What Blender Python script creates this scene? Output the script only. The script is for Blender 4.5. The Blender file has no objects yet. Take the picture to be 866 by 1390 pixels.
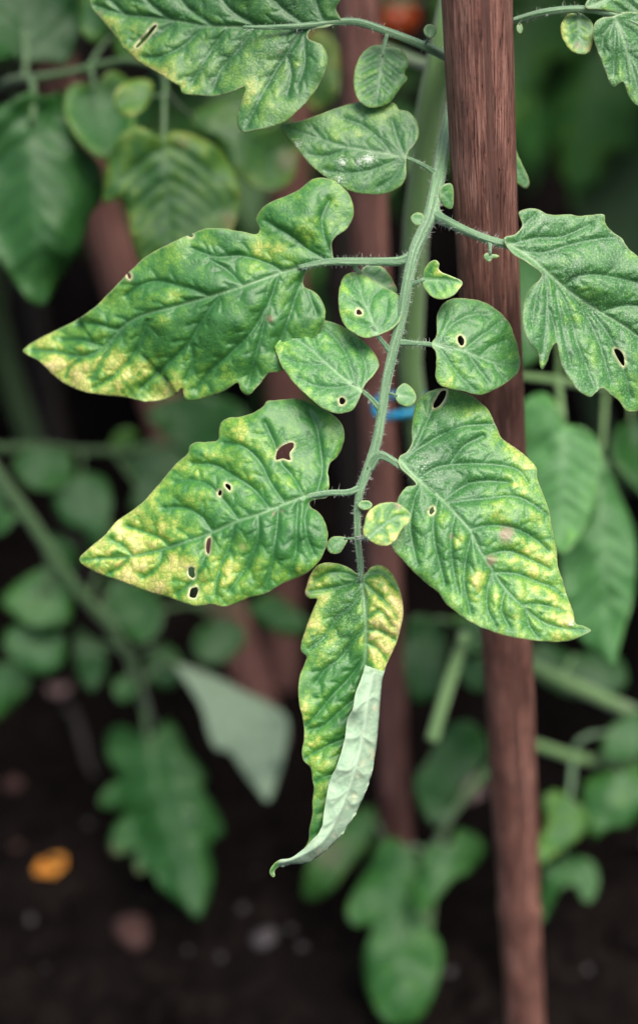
import bpy, math, random
import numpy as np
from mathutils import Vector, Matrix
from mathutils.geometry import delaunay_2d_cdt

# ------------------------------------------------------------------ camera, sky, sun, exposure
scene = bpy.context.scene
COL = scene.collection
TH = math.radians(34.0)          # the camera looks down on the plants
HC = 0.62                        # height of the lens above the soil
LENS, SENS = 60.0, 36.0
PW, PH = 866.0, 1390.0           # frame the layout was measured in
K = SENS / LENS / PH             # metres per measured unit per metre of distance
CAM = np.array([0.0, 0.0, HC])
FWD = np.array([0.0, math.cos(TH), -math.sin(TH)])
RGT = np.array([1.0, 0.0, 0.0])
UPV = np.array([0.0, math.sin(TH), math.cos(TH)])

cd = bpy.data.cameras.new('camera')
cam = bpy.data.objects.new('camera', cd)
COL.objects.link(cam)
cam.location = CAM
cam.rotation_euler = (math.radians(90) - TH, 0, 0)
cd.sensor_fit = 'VERTICAL'
cd.sensor_height = SENS
cd.sensor_width = SENS
cd.lens = LENS
cd.clip_start = 0.01
cd.clip_end = 400.0
cd.dof.use_dof = True
cd.dof.focus_distance = 0.492
cd.dof.aperture_fstop = 4.0
cd.dof.aperture_blades = 7
scene.camera = cam

SUN_EL, SUN_AZ = math.radians(70), math.radians(145)   # azimuth: clockwise from +Y
world = bpy.data.worlds.new('World')
scene.world = world
world.use_nodes = True
wn = world.node_tree.nodes
sky = wn.new('ShaderNodeTexSky')
sky.sky_type = 'NISHITA'
sky.sun_disc = False
sky.sun_elevation = SUN_EL
sky.sun_rotation = SUN_AZ
sky.dust_density = 6.0
sky.air_density = 1.0
sky.ozone_density = 1.0
world.node_tree.links.new(sky.outputs[0], wn['Background'].inputs[0])
wn['Background'].inputs[1].default_value = 0.09

sd = bpy.data.lights.new('sun', 'SUN')
sd.energy = 1.5
sd.angle = math.radians(40)
sd.color = (1.0, 0.965, 0.90)
sun = bpy.data.objects.new('sun', sd)
COL.objects.link(sun)
sdir = Vector((math.sin(SUN_AZ) * math.cos(SUN_EL), math.cos(SUN_AZ) * math.cos(SUN_EL), math.sin(SUN_EL)))
sun.rotation_euler = sdir.to_track_quat('Z', 'Y').to_euler()
sun.location = sdir * 5

scene.view_settings.view_transform = 'Standard'
scene.view_settings.look = 'None'
scene.view_settings.gamma = 1.0
scene.view_settings.use_curve_mapping = False
scene.view_settings.exposure = 1.24
scene.render.engine = 'CYCLES'
scene.cycles.use_denoising = True
scene.cycles.max_bounces = 8

RNG = np.random.default_rng(11)
random.seed(5)


def P(px, py, d):
    """world point seen at (px, py) of the measured frame, d metres along the lens axis"""
    return CAM + d * (FWD + RGT * ((px - PW / 2) * K) + UPV * ((PH / 2 - py) * K))


def PA(xy, d):
    xy = np.asarray(xy, float)
    d = np.asarray(d, float)[:, None]
    return CAM + d * (FWD + np.outer((xy[:, 0] - PW / 2) * K, RGT) + np.outer((PH / 2 - xy[:, 1]) * K, UPV))


def project(p):
    v = np.asarray(p) - CAM
    d = v @ FWD
    return PW / 2 + (v @ RGT) / d / K, PH / 2 - (v @ UPV) / d / K, d


def zH(py, H):
    a = math.atan((py - PH / 2) * K)
    return H * math.cos(a) / math.cos(TH + a)


def ground_pt(px, py):
    r = FWD + RGT * ((px - PW / 2) * K) + UPV * ((PH / 2 - py) * K)
    return CAM + r * (-HC / r[2])


# ------------------------------------------------------------------ materials
def new_mat(name):
    m = bpy.data.materials.new(name)
    m.use_nodes = True
    nt = m.node_tree
    nt.nodes.clear()
    return m, nt


class NB:
    """small node-building helper"""
    def __init__(self, nt):
        self.nt = nt

    def n(self, t, **kw):
        nd = self.nt.nodes.new(t)
        for k, v in kw.items():
            setattr(nd, k, v)
        return nd

    def lk(self, a, b):
        self.nt.links.new(a, b)

    def val(self, sock, v):
        if hasattr(v, 'node'):
            self.lk(v, sock)
        else:
            sock.default_value = v

    def math(self, op, a, b=0.0, clamp=False):
        m = self.n('ShaderNodeMath', operation=op, use_clamp=clamp)
        self.val(m.inputs[0], a)
        self.val(m.inputs[1], b)
        return m.outputs[0]

    def mix(self, f, a, b):
        m = self.n('ShaderNodeMix', data_type='RGBA')
        self.val(m.inputs[0], f)
        for s, v in ((m.inputs[6], a), (m.inputs[7], b)):
            if hasattr(v, 'node'):
                self.lk(v, s)
            else:
                s.default_value = (*v, 1)
        return m.outputs[2]

    def ramp(self, f, stops, interp='LINEAR'):
        r = self.n('ShaderNodeValToRGB')
        e = r.color_ramp
        e.interpolation = interp
        while len(e.elements) < len(stops):
            e.elements.new(0.5)
        for el, (p, c) in zip(e.elements, stops):
            el.position = p
            el.color = (*c, 1) if len(c) == 3 else c
        self.lk(f, r.inputs[0])
        return r.outputs[0]

    def attr(self, name, typ='GEOMETRY'):
        a = self.n('ShaderNodeAttribute', attribute_name=name, attribute_type=typ)
        return a.outputs['Fac']

    def noise(self, vec, scale, detail=2.0, rough=0.5):
        t = self.n('ShaderNodeTexNoise')
        self.lk(vec, t.inputs['Vector'])
        t.inputs['Scale'].default_value = scale
        t.inputs['Detail'].default_value = detail
        t.inputs['Roughness'].default_value = rough
        return t.outputs['Fac']

    def voro(self, vec, scale, feature='F1', out='Distance'):
        t = self.n('ShaderNodeTexVoronoi', feature=feature)
        self.lk(vec, t.inputs['Vector'])
        t.inputs['Scale'].default_value = scale
        return t.outputs[out]

    def step(self, x, lo, hi):
        m = self.n('ShaderNodeMapRange', interpolation_type='SMOOTHSTEP')
        self.val(m.inputs[0], x)
        m.inputs[1].default_value = lo
        m.inputs[2].default_value = hi
        return m.outputs[0]


def leaf_material(name, under=False, matte=False):
    """blade material: pigment from the mesh attributes chl (yellowing), mid (main vein), vein, nec, rim"""
    m, nt = new_mat(name)
    b = NB(nt)
    uv = b.n('ShaderNodeUVMap', uv_map='mm').outputs[0]
    chl = b.attr('chl')
    mid = b.attr('mid')
    vein = b.attr('vein')
    nec = b.attr('nec')
    rim = b.attr('rim')
    dust = b.attr('dust')
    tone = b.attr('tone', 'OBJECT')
    n_big = b.noise(uv, 0.10, 2)
    n_mid = b.noise(uv, 0.42, 3)
    n_fin = b.noise(uv, 1.9, 3, 0.6)
    n_vf = b.noise(uv, 5.0, 2, 0.6)
    f = b.math('ADD', chl, b.math('MULTIPLY', b.math('SUBTRACT', n_mid, 0.5), 0.34))
    f = b.math('ADD', f, b.math('MULTIPLY', b.math('SUBTRACT', n_fin, 0.5), 0.42))
    f = b.math('ADD', f, b.math('MULTIPLY', b.math('SUBTRACT', n_big, 0.5), 0.10))
    green = b.ramp(f, [(0.0, (0.017, 0.098, 0.019)), (0.20, (0.042, 0.175, 0.030)), (0.40, (0.140, 0.310, 0.042)),
                       (0.58, (0.385, 0.460, 0.095)), (0.76, (0.650, 0.590, 0.215)), (0.90, (0.790, 0.655, 0.340)),
                       (1.0, (0.760, 0.540, 0.260))])
    # fine net of tertiary veins: slightly darker green lines
    net = b.voro(uv, 0.55, 'DISTANCE_TO_EDGE')
    netm = b.math('SUBTRACT', 1.0, b.step(net, 0.0, 0.13))
    col = b.mix(b.math('MULTIPLY', netm, 0.38), green, (0.030, 0.140, 0.030))
    col = b.mix(b.math('MULTIPLY', vein, 0.70), col, (0.034, 0.150, 0.040))
    col = b.mix(b.math('MULTIPLY', mid, 0.80), col, (0.210, 0.360, 0.165))
    # pale feeding specks (mite stippling) and whitish bloom
    sp = b.voro(uv, 1.6, 'F1')
    spc = b.n('ShaderNodeTexVoronoi')
    b.lk(uv, spc.inputs['Vector'])
    spc.inputs['Scale'].default_value = 1.6
    sr = b.n('ShaderNodeSeparateColor')
    b.lk(spc.outputs['Color'], sr.inputs[0])
    dens = b.math('ADD', b.math('MULTIPLY', b.step(n_big, 0.35, 0.75), 0.40), b.math('MULTIPLY', dust, 0.6))
    on = b.math('LESS_THAN', sr.outputs[0], dens)
    spot = b.math('MULTIPLY', on, b.math('SUBTRACT', 1.0, b.step(b.math('ADD', sp, b.math('MULTIPLY', n_vf, 0.6)), 0.22, 0.55)))
    col = b.mix(b.math('MULTIPLY', spot, 0.50), col, (0.52, 0.60, 0.34))
    bloom = b.math('MULTIPLY', dust, b.step(n_fin, 0.48, 0.66))
    col = b.mix(b.math('MULTIPLY', bloom, 0.85), col, (0.62, 0.66, 0.58))
    patch = b.step(b.math('ADD', dust, b.math('MULTIPLY', b.math('SUBTRACT', n_fin, 0.5), 1.1)), 0.60, 1.05)
    col = b.mix(b.math('MULTIPLY', patch, 0.85), col, (0.66, 0.72, 0.62))
    # dead tissue
    col = b.mix(nec, col, b.mix(n_fin, (0.15, 0.095, 0.055), (0.34, 0.255, 0.175)))
    col = b.mix(b.math('MULTIPLY', rim, 0.9), col, (0.58, 0.58, 0.32))
    if under:
        pale = b.mix(b.math('MULTIPLY', b.math('ADD', vein, mid, True), 0.6), (0.27, 0.40, 0.27), (0.40, 0.52, 0.38))
        pale = b.mix(b.step(n_mid, 0.3, 0.75), pale, (0.36, 0.47, 0.33))
        pale = b.mix(b.math('MULTIPLY', b.step(chl, 0.45, 0.85), 0.6), pale, (0.66, 0.60, 0.40))
        if matte:
            pale = b.mix(0.75, pale, (0.085, 0.190, 0.070))
        col = b.mix(b.math('MULTIPLY', rim, 0.5), pale, (0.55, 0.58, 0.42))
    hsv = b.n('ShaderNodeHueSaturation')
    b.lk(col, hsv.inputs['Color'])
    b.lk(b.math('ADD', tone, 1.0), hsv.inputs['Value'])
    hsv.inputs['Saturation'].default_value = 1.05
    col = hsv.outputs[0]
    bs = b.n('ShaderNodeBsdfPrincipled')
    b.lk(col, bs.inputs['Base Color'])
    b.lk(b.math('ADD', 0.55 if under else (0.44 if matte else 0.40), b.math('MULTIPLY', n_fin, 0.26)), bs.inputs['Roughness'])
    bs.inputs['Specular IOR Level'].default_value = 0.90 if not (under or matte) else (0.25 if under else 0.55)
    bs.inputs['Sheen Weight'].default_value = 0.03 if not matte else 0.0
    bs.inputs['Sheen Roughness'].default_value = 0.45
    bs.inputs['Sheen Tint'].default_value = (0.9, 1.0, 0.95, 1)
    h = b.math('ADD', b.math('MULTIPLY', b.step(net, 0.0, 0.30), 0.40), b.math('MULTIPLY', n_fin, 0.55))
    bp = b.n('ShaderNodeBump')
    bp.inputs['Strength'].default_value = 0.34 if not under else 0.3
    bp.inputs['Distance'].default_value = 0.0004
    b.lk(h, bp.inputs['Height'])
    b.lk(bp.outputs[0], bs.inputs['Normal'])
    tr = b.n('ShaderNodeBsdfTranslucent')
    b.lk(b.mix(0.35, col, (0.30, 0.46, 0.05)), tr.inputs['Color'])
    mx = b.n('ShaderNodeMixShader')
    mx.inputs[0].default_value = 0.16
    b.lk(bs.outputs[0], mx.inputs[1])
    b.lk(tr.outputs[0], mx.inputs[2])
    out = b.n('ShaderNodeOutputMaterial')
    b.lk(mx.outputs[0], out.inputs[0])
    return m


def stalk_material(name, c1, c2, c3):
    m, nt = new_mat(name)
    b = NB(nt)
    uv = b.n('ShaderNodeUVMap', uv_map='mm').outputs[0]
    mp = b.n('ShaderNodeMapping')
    mp.inputs['Scale'].default_value = (1.7, 0.06, 1)      # u around, v along (mm): long fine ribs
    b.lk(uv, mp.inputs['Vector'])
    rib = b.noise(mp.outputs[0], 1.0, 2)
    n2 = b.noise(uv, 1.2, 3)
    col = b.mix(b.step(rib, 0.32, 0.68), c1, c2)
    col = b.mix(b.math('MULTIPLY', b.step(n2, 0.5, 0.75), 0.5), col, c3)
    bs = b.n('ShaderNodeBsdfPrincipled')
    b.lk(col, bs.inputs['Base Color'])
    bs.inputs['Roughness'].default_value = 0.5
    bs.inputs['Sheen Weight'].default_value = 0.35
    bs.inputs['Subsurface Weight'].default_value = 0.08
    bs.inputs['Subsurface Radius'].default_value = (0.001, 0.002, 0.0006)
    bp = b.n('ShaderNodeBump')
    bp.inputs['Strength'].default_value = 0.45
    bp.inputs['Distance'].default_value = 0.0005
    b.lk(b.math('ADD', rib, b.math('MULTIPLY', n2, 0.3)), bp.inputs['Height'])
    b.lk(bp.outputs[0], bs.inputs['Normal'])
    out = b.n('ShaderNodeOutputMaterial')
    b.lk(bs.outputs[0], out.inputs[0])
    return m


def wood_material(name, dark, mid, light, grey=0.25):
    m, nt = new_mat(name)
    b = NB(nt)
    uv = b.n('ShaderNodeUVMap', uv_map='mm').outputs[0]

    def stretched(su, sv):
        mp = b.n('ShaderNodeMapping')
        mp.inputs['Scale'].default_value = (su, sv, 1)
        b.lk(uv, mp.inputs['Vector'])
        return mp.outputs[0]
    fib = b.noise(stretched(2.6, 0.055), 1.0, 4, 0.65)
    fib2 = b.noise(stretched(0.9, 0.020), 1.0, 3, 0.6)
    blot = b.noise(stretched(0.11, 0.035), 1.0, 3, 0.6)
    fleck = b.noise(stretched(1.6, 0.6), 1.0, 3, 0.7)
    col = b.ramp(fib, [(0.34, dark), (0.50, mid), (0.68, light)])
    col = b.mix(b.math('MULTIPLY', b.step(blot, 0.42, 0.66), 0.65), col, dark)
    col = b.mix(b.math('MULTIPLY', b.step(fleck, 0.60, 0.78), 0.40), col, light)
    col = b.mix(b.math('MULTIPLY', b.step(fleck, 0.42, 0.30), 0.55), col, tuple(c * 0.4 for c in dark))
    col = b.mix(b.math('MULTIPLY', b.step(fib2, 0.55, 0.8), grey), col, (0.30, 0.25, 0.26))
    crack = b.math('SUBTRACT', 1.0, b.step(b.math('ABSOLUTE', b.math('SUBTRACT', fib2, 0.47)), 0.0, 0.016))
    col = b.mix(b.math('MULTIPLY', crack, 0.9), col, (0.018, 0.010, 0.009))
    bs = b.n('ShaderNodeBsdfPrincipled')
    b.lk(col, bs.inputs['Base Color'])
    b.lk(b.math('ADD', 0.42, b.math('MULTIPLY', fib, 0.3)), bs.inputs['Roughness'])
    bs.inputs['Specular IOR Level'].default_value = 0.45
    bp = b.n('ShaderNodeBump')
    bp.inputs['Strength'].default_value = 0.9
    bp.inputs['Distance'].default_value = 0.0007
    hh = b.math('SUBTRACT', b.math('ADD', fib, b.math('MULTIPLY', fleck, 0.5)), b.math('MULTIPLY', crack, 1.5))
    b.lk(hh, bp.inputs['Height'])
    b.lk(bp.outputs[0], bs.inputs['Normal'])
    out = b.n('ShaderNodeOutputMaterial')
    b.lk(bs.outputs[0], out.inputs[0])
    return m


def lump_material(name, c1, c2, scale=120.0, rough=0.95, spec=0.15, bump=0.5, dist=0.002):
    m, nt = new_mat(name)
    b = NB(nt)
    co = b.n('ShaderNodeTexCoord').outputs['Object']
    n1 = b.noise(co, scale, 4, 0.65)
    n2 = b.noise(co, scale * 0.22, 3)
    col = b.mix(b.step(n1, 0.35, 0.7), c1, c2)
    col = b.mix(b.math('MULTIPLY', b.step(n2, 0.5, 0.7), 0.5), col, tuple(c * 0.55 for c in c1))
    bs = b.n('ShaderNodeBsdfPrincipled')
    b.lk(col, bs.inputs['Base Color'])
    bs.inputs['Roughness'].default_value = rough
    bs.inputs['Specular IOR Level'].default_value = spec
    bp = b.n('ShaderNodeBump')
    bp.inputs['Strength'].default_value = bump
    bp.inputs['Distance'].default_value = dist
    b.lk(n1, bp.inputs['Height'])
    b.lk(bp.outputs[0], bs.inputs['Normal'])
    out = b.n('ShaderNodeOutputMaterial')
    b.lk(bs.outputs[0], out.inputs[0])
    return m


M_UP = leaf_material('leaf_upper_side')
M_UN = leaf_material('leaf_under_side', True)
M_UNB = leaf_material('healthy_leaf_under_side', True, True)
M_UPB = leaf_material('healthy_leaf_upper_side', False, True)
M_STALK = stalk_material('green_stalk', (0.060, 0.155, 0.065), (0.175, 0.300, 0.150), (0.24, 0.36, 0.21))
M_STEM = stalk_material('pale_stem', (0.120, 0.240, 0.075), (0.175, 0.320, 0.105), (0.22, 0.36, 0.15))
M_STEMD = stalk_material('dark_green_stem', (0.038, 0.100, 0.025), (0.060, 0.140, 0.038), (0.09, 0.15, 0.05))
M_WOOD = wood_material('reddish_wood', (0.075, 0.028, 0.021), (0.285, 0.122, 0.088), (0.520, 0.290, 0.220))
M_WOOD2 = wood_material('plain_brown_wood', (0.190, 0.080, 0.065), (0.390, 0.180, 0.145), (0.500, 0.270, 0.220), 0.2)
M_GREYW = wood_material('weathered_wood', (0.040, 0.033, 0.030), (0.080, 0.064, 0.060), (0.14, 0.115, 0.105), 0.4)
M_SOIL = lump_material('dark_soil', (0.005, 0.004, 0.0038), (0.012, 0.009, 0.008), 90.0, 1.0, 0.02, 0.8, 0.004)
M_STONE_R = lump_material('reddish_stone', (0.055, 0.025, 0.021), (0.090, 0.048, 0.041), 160.0, 0.85, 0.3)
M_STONE_G = lump_material('grey_stone', (0.050, 0.043, 0.046), (0.100, 0.088, 0.092), 160.0, 0.85, 0.3)
M_ORANGE = lump_material('orange_dead_leaf', (0.55, 0.20, 0.025), (0.66, 0.32, 0.06), 220.0, 0.7, 0.3)
M_DRY = lump_material('dry_pinkish_leaf', (0.22, 0.145, 0.135), (0.34, 0.26, 0.25), 220.0, 0.8, 0.2)
M_BLUE = lump_material('blue_plastic_tie', (0.012, 0.330, 0.600), (0.020, 0.400, 0.680), 300.0, 0.35, 0.5, 0.1, 0.0004)
M_RED = lump_material('ripe_tomato_skin', (0.34, 0.045, 0.012), (0.40, 0.070, 0.016), 40.0, 0.25, 0.5, 0.03)
M_HAIR = lump_material('pale_hair', (0.60, 0.66, 0.55), (0.70, 0.74, 0.66), 100.0, 0.6, 0.3, 0.0)


# ------------------------------------------------------------------ object helpers
def tag(o, label=None, cat=None, group=None, kind=None):
    if label: o['label'] = label
    if cat: o['category'] = cat
    if group: o['group'] = group
    if kind: o['kind'] = kind
    return o


WL = {}      # object name -> world location of its origin


def empty(name, loc):
    o = bpy.data.objects.new(name, None)
    o.empty_display_size = 0.03
    COL.objects.link(o)
    o.location = loc
    WL[o.name] = np.array(loc, float)
    return o


def link(name, me, wloc, parent=None):
    o = bpy.data.objects.new(name, me)
    COL.objects.link(o)
    wloc = np.array(wloc, float)
    WL[o.name] = wloc
    if parent is not None:
        o.parent = parent
        o.location = wloc - WL[parent.name]
    else:
        o.location = wloc
    return o


def build_mesh(name, verts, faces, mats, uvs=None, attrs=None, smooth=True, mat_idx=None):
    me = bpy.data.meshes.new(name)
    me.from_pydata([tuple(v) for v in verts], [], [tuple(f) for f in faces])
    for m in mats:
        me.materials.append(m)
    if smooth:
        me.polygons.foreach_set('use_smooth', np.ones(len(me.polygons), bool))
    if mat_idx is not None:
        me.polygons.foreach_set('material_index', np.asarray(mat_idx, np.int32))
    if uvs is not None:
        lay = me.uv_layers.new(name='mm')
        li = np.empty(len(me.loops), np.int32)
        me.loops.foreach_get('vertex_index', li)
        lay.data.foreach_set('uv', np.asarray(uvs, np.float32)[li].ravel())
    for k, v in (attrs or {}).items():
        a = me.attributes.new(k, 'FLOAT', 'POINT')
        a.data.foreach_set('value', np.asarray(v, np.float32))
    me.update()
    return me


# ------------------------------------------------------------------ 2-D tools
NG = RNG.random((256, 256))


def vnoise(x, y, s, ox=0.0):
    x = np.asarray(x) / s + ox + 1000.0
    y = np.asarray(y) / s + ox * 1.7 + 1000.0
    xi = np.floor(x).astype(int)
    yi = np.floor(y).astype(int)
    fx = x - xi
    fy = y - yi
    fx = fx * fx * (3 - 2 * fx)
    fy = fy * fy * (3 - 2 * fy)
    g = lambda a, b_: NG[a & 255, b_ & 255]
    return (g(xi, yi) * (1 - fx) * (1 - fy) + g(xi + 1, yi) * fx * (1 - fy)
            + g(xi, yi + 1) * (1 - fx) * fy + g(xi + 1, yi + 1) * fx * fy)


def catmull(pts, closed, step):
    """centripetal Catmull-Rom through pts, resampled evenly"""
    p = np.asarray(pts, float)
    n = len(p)
    if n == 2 and not closed:
        L = np.linalg.norm(p[1] - p[0])
        t = np.linspace(0, 1, max(2, int(L / step) + 1))[:, None]
        return p[0] * (1 - t) + p[1] * t
    if closed:
        q = np.vstack([p[-1], p, p[0], p[1]])
    else:
        q = np.vstack([2 * p[0] - p[1], p, 2 * p[-1] - p[-2]])
    out = []
    for i in range(1, len(q) - 2):
        a, b_, c, d = q[i - 1], q[i], q[i + 1], q[i + 2]
        t0 = 0.0
        t1 = t0 + max(1e-6, np.linalg.norm(b_ - a)) ** 0.5
        t2 = t1 + max(1e-6, np.linalg.norm(c - b_)) ** 0.5
        t3 = t2 + max(1e-6, np.linalg.norm(d - c)) ** 0.5
        t = np.linspace(t1, t2, 12, endpoint=False)[:, None]
        A1 = (t1 - t) / (t1 - t0) * a + (t - t0) / (t1 - t0) * b_
        A2 = (t2 - t) / (t2 - t1) * b_ + (t - t1) / (t2 - t1) * c
        A3 = (t3 - t) / (t3 - t2) * c + (t - t2) / (t3 - t2) * d
        B1 = (t2 - t) / (t2 - t0) * A1 + (t - t0) / (t2 - t0) * A2
        B2 = (t3 - t) / (t3 - t1) * A2 + (t - t1) / (t3 - t1) * A3
        out.append((t2 - t) / (t2 - t1) * B1 + (t - t1) / (t2 - t1) * B2)
    o = np.vstack(out + ([] if closed else [q[-2][None]]))
    if closed:
        o = np.vstack([o, o[0]])
    seg = np.linalg.norm(np.diff(o[:, :2], axis=0), axis=1) if o.shape[1] > 1 else None
    s = np.concatenate([[0], np.cumsum(seg)])
    m = max(3, int(s[-1] / step) + 1)
    t = np.linspace(0, s[-1], m + (1 if closed else 0))
    r = np.stack([np.interp(t, s, o[:, j]) for j in range(o.shape[1])], 1)
    return r[:-1] if closed else r


def inside(poly, pts):
    x, y = pts[:, 0], pts[:, 1]
    res = np.zeros(len(pts), bool)
    n = len(poly)
    for i in range(n):
        x1, y1 = poly[i]
        x2, y2 = poly[(i + 1) % n]
        if y1 == y2:
            continue
        c = (y1 > y) != (y2 > y)
        res ^= c & (x < (x2 - x1) * (y - y1) / (y2 - y1) + x1)
    return res


def seg_dist(pts, a, b_):
    """distance of pts to each segment's nearest; returns (min dist, seg index, t)"""
    best = np.full(len(pts), 1e9)
    bi = np.zeros(len(pts), int)
    bt = np.zeros(len(pts))
    ab = b_ - a
    l2 = (ab ** 2).sum(1) + 1e-9
    for i in range(len(a)):
        ap = pts - a[i]
        t = np.clip((ap @ ab[i]) / l2[i], 0, 1)
        d = np.hypot(ap[:, 0] - t * ab[i, 0], ap[:, 1] - t * ab[i, 1])
        u = d < best
        best[u] = d[u]
        bi[u] = i
        bt[u] = t[u]
    return best, bi, bt


def ellipse(cx, cy, rx, ry, rot=0.0, n=9, seed=0):
    r = np.random.default_rng(int(cx * 7 + cy * 13 + seed))
    c, s = math.cos(rot), math.sin(rot)
    o = []
    for i in range(n):
        a = 2 * math.pi * i / n
        k = 1 + r.uniform(-0.18, 0.18)
        x, y = rx * k * math.cos(a), ry * k * math.sin(a)
        o.append((cx + c * x - s * y, cy + s * x + c * y))
    return o


def auto_veins(outline, mid, n=5, ang=52):
    """side veins from the main vein out towards the margin, bending to the tip"""
    m = catmull(mid, False, 2.0)
    L = len(m)
    out = []
    for i in range(n):
        for sgn in (-1, 1):
            f = 0.06 + 0.80 * (i + (0.18 if sgn > 0 else 0)) / n
            k = min(L - 2, int(f * L))
            tg = m[min(L - 1, k + 3)] - m[max(0, k - 3)]
            a0 = math.atan2(tg[1], tg[0]) + sgn * math.radians(ang + 14 * (1 - f))
            p = m[k].copy()
            path = [p.copy()]
            for j in range(120):
                a = a0 - sgn * math.radians(30) * min(1, j / 40)
                p = p + 2.5 * np.array([math.cos(a), math.sin(a)])
                if not inside(outline, (p + 7.0 * np.array([math.cos(a), math.sin(a)]))[None])[0]:
                    break
                path.append(p.copy())
            if len(path) > 4:
                out.append(np.array(path)[::3])
    return out


def leaf_geometry(outline, mid, veins, holes, sp, seed, n_auto=5, ripple=0.5, smooth_outline=True):
    """triangulated blade in the plane of the layout with per-vertex measures"""
    r = np.random.default_rng(seed)
    out = catmull(outline, True, sp * 1.15) if smooth_outline else np.asarray(outline, float)
    if ripple > 0:
        c = out.mean(0)
        nx = vnoise(out[:, 0], out[:, 1], 6.0, seed * 0.37) - 0.5
        dr = out - c
        out = out + dr / (np.linalg.norm(dr, axis=1)[:, None] + 1e-6) * (nx * 2 * ripple)[:, None]
    midl = catmull(mid, False, max(3.0, sp * 1.6))
    vs = [catmull(v, False, max(4.0, sp * 1.8)) for v in (veins if veins is not None else auto_veins(out, mid, n_auto))]
    # tertiary branches
    ter = []
    if sp < 4.5:
        for v in vs + [midl]:
            if len(v) < 4:
                continue
            seg = np.linalg.norm(np.diff(v, axis=0), axis=1)
            acc, sg = 8.0, 1
            tot = 0.0
            for i in range(len(seg)):
                tot += seg[i]
                if tot > acc:
                    acc += r.uniform(11, 18)
                    sg = -sg
                    tg = v[i + 1] - v[i]
                    a = math.atan2(tg[1], tg[0]) + sg * math.radians(r.uniform(48, 72))
                    l = r.uniform(12, 24)
                    b1 = a - sg * r.uniform(0.1, 0.5)
                    q = np.array([v[i], v[i] + 0.5 * l * np.array([math.cos(a), math.sin(a)]),
                                  v[i] + 0.5 * l * np.array([math.cos(a), math.sin(a)])
                                  + 0.5 * l * np.array([math.cos(b1), math.sin(b1)])])
                    ter.append(q)
    hol = [catmull(h, True, sp * 0.9) for h in (holes or [])]
    lo, hi = out.min(0), out.max(0)
    gx = np.arange(lo[0], hi[0], sp)
    gy = np.arange(lo[1], hi[1], sp * 0.866)
    X, Y = np.meshgrid(gx, gy)
    X = X + (np.arange(len(gy)) % 2)[:, None] * sp * 0.5
    g = np.stack([X.ravel(), Y.ravel()], 1) + r.uniform(-0.16, 0.16, (X.size, 2)) * sp
    g = g[inside(out, g)]
    d, _, _ = seg_dist(g, out, np.roll(out, -1, 0))
    g = g[d > sp * 0.6]
    for h in hol:
        if len(g):
            g = g[~inside(h, g)]
            d, _, _ = seg_dist(g, h, np.roll(h, -1, 0))
            g = g[d > sp * 0.55]
    allp = [out] + hol + [g]
    verts = np.vstack(allp)
    edges = []
    o = 0
    for loop in [out] + hol:
        n = len(loop)
        edges += [(o + i, o + (i + 1) % n) for i in range(n)]
        o += n
    res = delaunay_2d_cdt([Vector(p) for p in verts], edges, [], 0, 1e-5)
    V = np.array([(p.x, p.y) for p in res[0]])
    F = np.array([f for f in res[2] if len(f) == 3], int)
    cen = V[F].mean(1)
    ok = inside(out, cen)
    for h in hol:
        ok &= ~inside(h, cen)
    F = F[ok]
    used = np.unique(F)
    remap = np.full(len(V), -1)
    remap[used] = np.arange(len(used))
    V = V[used]
    F = remap[F]
    # orient so that the upper side looks at the camera (layout y points down)
    a, b_, c = V[F[:, 0]], V[F[:, 1]], V[F[:, 2]]
    ar = (b_[:, 0] - a[:, 0]) * (c[:, 1] - a[:, 1]) - (b_[:, 1] - a[:, 1]) * (c[:, 0] - a[:, 0])
    F[ar > 0] = F[ar > 0][:, ::-1]
    # measures
    md, mi, mt = seg_dist(V, midl[:-1], midl[1:])
    s = (mi + mt) / max(1, len(midl) - 1)
    tg = midl[mi + 1] - midl[mi]
    rel = V - midl[mi]
    side = np.sign(tg[:, 0] * rel[:, 1] - tg[:, 1] * rel[:, 0])
    A = [v[:-1] for v in vs] + [midl[:-1]]
    B = [v[1:] for v in vs] + [midl[1:]]
    W = [np.linspace(1.5, 0.7, len(v) - 1) for v in vs] + [np.linspace(3.6, 1.0, len(midl) - 1)]
    A = np.vstack(A)
    B = np.vstack(B)
    W = np.concatenate(W)
    dv, vi, _ = seg_dist(V, A, B)
    vein = np.exp(-(dv / np.maximum(W[vi], sp * 0.55)) ** 2)
    mw = np.interp(s, [0, 1], [3.4, 0.9])
    midm = np.exp(-(md / np.maximum(mw, sp * 0.5)) ** 2) * np.interp(s, [0, 0.5, 1], [1.0, 0.55, 0.15])
    if ter:
        TA = np.vstack([t[:-1] for t in ter])
        TB = np.vstack([t[1:] for t in ter])
        dt, _, _ = seg_dist(V, TA, TB)
    else:
        dt = np.full(len(V), 12.0)
    de, _, _ = seg_dist(V, out, np.roll(out, -1, 0))
    dh = np.full(len(V), 1e3)
    for h in hol:
        q, _, _ = seg_dist(V, h, np.roll(h, -1, 0))
        dh = np.minimum(dh, q)
    return dict(V=V, F=F, s=s, t=md * side, dv=dv, vein=vein, mid=midm, dt=dt, de=de, dh=dh)


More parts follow.
